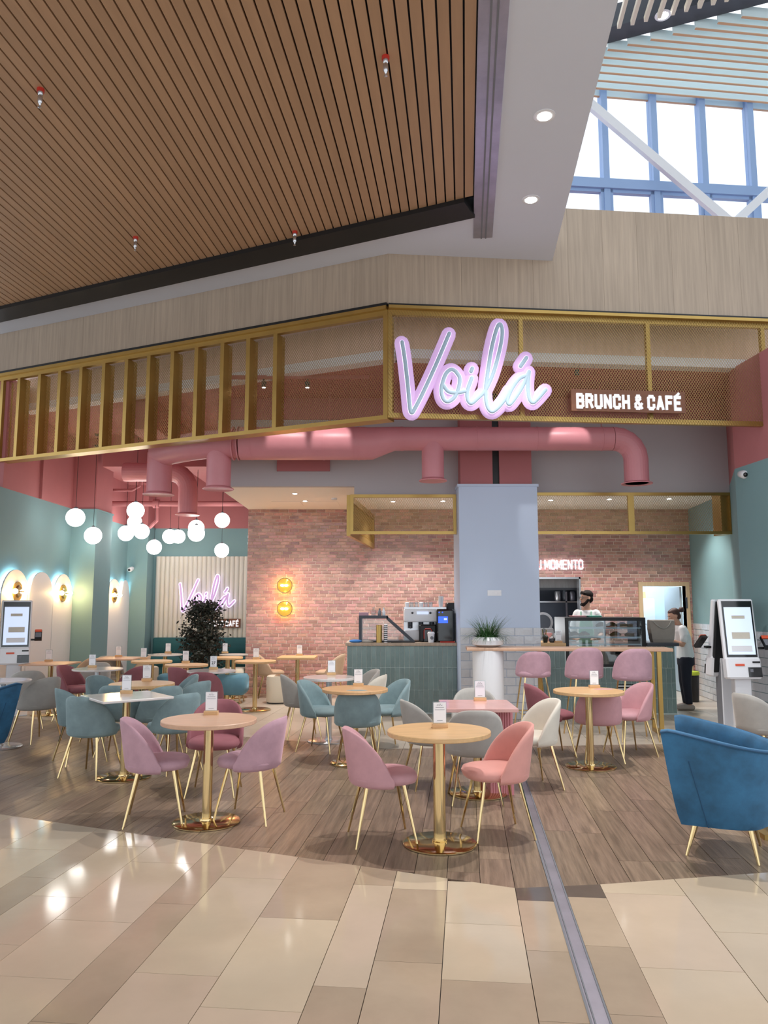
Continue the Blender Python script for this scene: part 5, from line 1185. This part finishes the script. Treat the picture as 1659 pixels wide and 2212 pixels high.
b = MB(); b.sphere((0, -.02, .06), (.08, .094, .076), 16, 10, HM); b.sphere((0, -.055, -.005), (.075, .05, .066), 14, 8, HM); b.tube([(-.05, .055, .085), (0, .07, .1), (.05, .055, .085)], .025, 8, True, HM); fused('hair', b, 'hair', mn, .008, 2)
b = MB(); b.tube([(-.07, .0, -.02), (-.06, .045, -.07), (-.02, .083, -.093), (.02, .083, -.093), (.06, .045, -.07), (.07, .0, -.02)], .023, 8, True, HM); b.sphere((0, .05, -.088), (.042, .042, .03), 12, 8, HM); b.tube([(-.022, .096, -.04), (.022, .096, -.04)], .006, 6, True, HM); b.tube([(0, .06, -.1), (0, .075, -.085)], .026, 8, True, HM); fused('beard', b, 'hair', mn, .007, 2)
b = MB()
for s in (-1, 1): b.tube([(s*.033+.024*cos(a), .098-.012*abs(cos(a)), .012+.02*sin(a)) for a in [2*pi*i/12 for i in range(13)]], .0028, 5, False, HM).tube([(s*.057, .088, .014), (s*.078, .0, .012)], .0026, 5, False, HM)
b.tube([(-.009, .1, .014), (.009, .1, .014)], .0026, 5, False, HM).build('glasses', 'black', mn)
# --- woman at the counter end, bent over, facing left
wx = at(1481, 1450, 12.2)[0]
wo = thing('person', 'woman with a dark hair bun and white shirt leaning on the counter', 'person', (wx, 12.2, 0), radians(90-8))
b = MB(); b.loft([ell((0, y, z), rx, ry) for z, y, rx, ry in ((.74, -.0, .155, .115), (.84, -.01, .15, .115), (.98, .0, .125, .095), (1.1, .02, .14, .105), (1.2, .045, .155, .1), (1.27, .055, .12, .075), (1.30, .06, .06, .055))]); b.tube([(0, .06, 1.26), (0, .105, 1.37)], [.05, .046], 12)
for s in (-1, 1):
    b.tube([(s*.08, 0, .78), (s*.085, .015, .43), (s*.085, -.01, .08)], [.08, .056, .038], 12); b.tube([(s*.085, -.04, .045), (s*.085, .12, .03)], [.04, .03], 10, True)
    b.tube([(s*.135, .05, 1.235), (s*.175, .03, 1.1), (s*.185, .07, 1.0)], [.05, .045, .038], 10, True); b.tube([(s*.185, .07, 1.0), (s*.15, .2, 1.05), (s*.1, .32, 1.085)], [.038, .033, .026], 10, True); hand(b, (s*.1, .32, 1.085), (-s*.25, 1, -.05), (0, 0, 1))
HW = head(b, (0, .135, 1.43), radians(6), radians(-24), .98); fused('body', b, 'skin', wo); face(wo, HW)
b = MB(); b.loft([ell((0, y, z), rx, ry) for z, y, rx, ry in ((.78, -.005, .168, .132), (.86, -.01, .162, .13), (.98, .0, .142, .113), (1.1, .02, .157, .122), (1.2, .045, .168, .116), (1.275, .055, .13, .09), (1.295, .06, .085, .075))])
for s in (-1, 1): b.tube([(s*.125, .05, 1.235), (s*.172, .035, 1.13), (s*.178, .045, 1.08)], [.066, .064, .062], 12, True)
fused('shirt', b, 'shirt_white', wo)
b = MB()
for s in (-1, 1): b.tube([(s*.078, -.0, .8), (s*.085, .015, .43), (s*.085, -.01, .09)], [.1, .074, .055], 12)
b.loft([ell((0, -.01, z), rx, ry) for z, rx, ry in ((.68, .165, .128), (.8, .163, .13), (.86, .152, .122))]); fused('trousers', b, 'trousers', wo)
for s in (-1, 1): MB().tube([(s*.085, -.05, .042), (s*.085, .03, .05), (s*.085, .14, .035)], [.046, .048, .036], 10, True).build('shoe', 'shoe', wo, True)
b = MB(); b.sphere((0, -.028, .052), (.081, .088, .08), 16, 10, HW); b.sphere((0, -.052, -.012), (.072, .054, .066), 14, 8, HW); b.sphere((0, -.155, .05), (.047, .045, .045), 14, 8, HW); b.sphere((0, .012, .08), (.06, .058, .044), 14, 8, HW); fused('hair', b, 'hair_brown', wo, .008, 2)
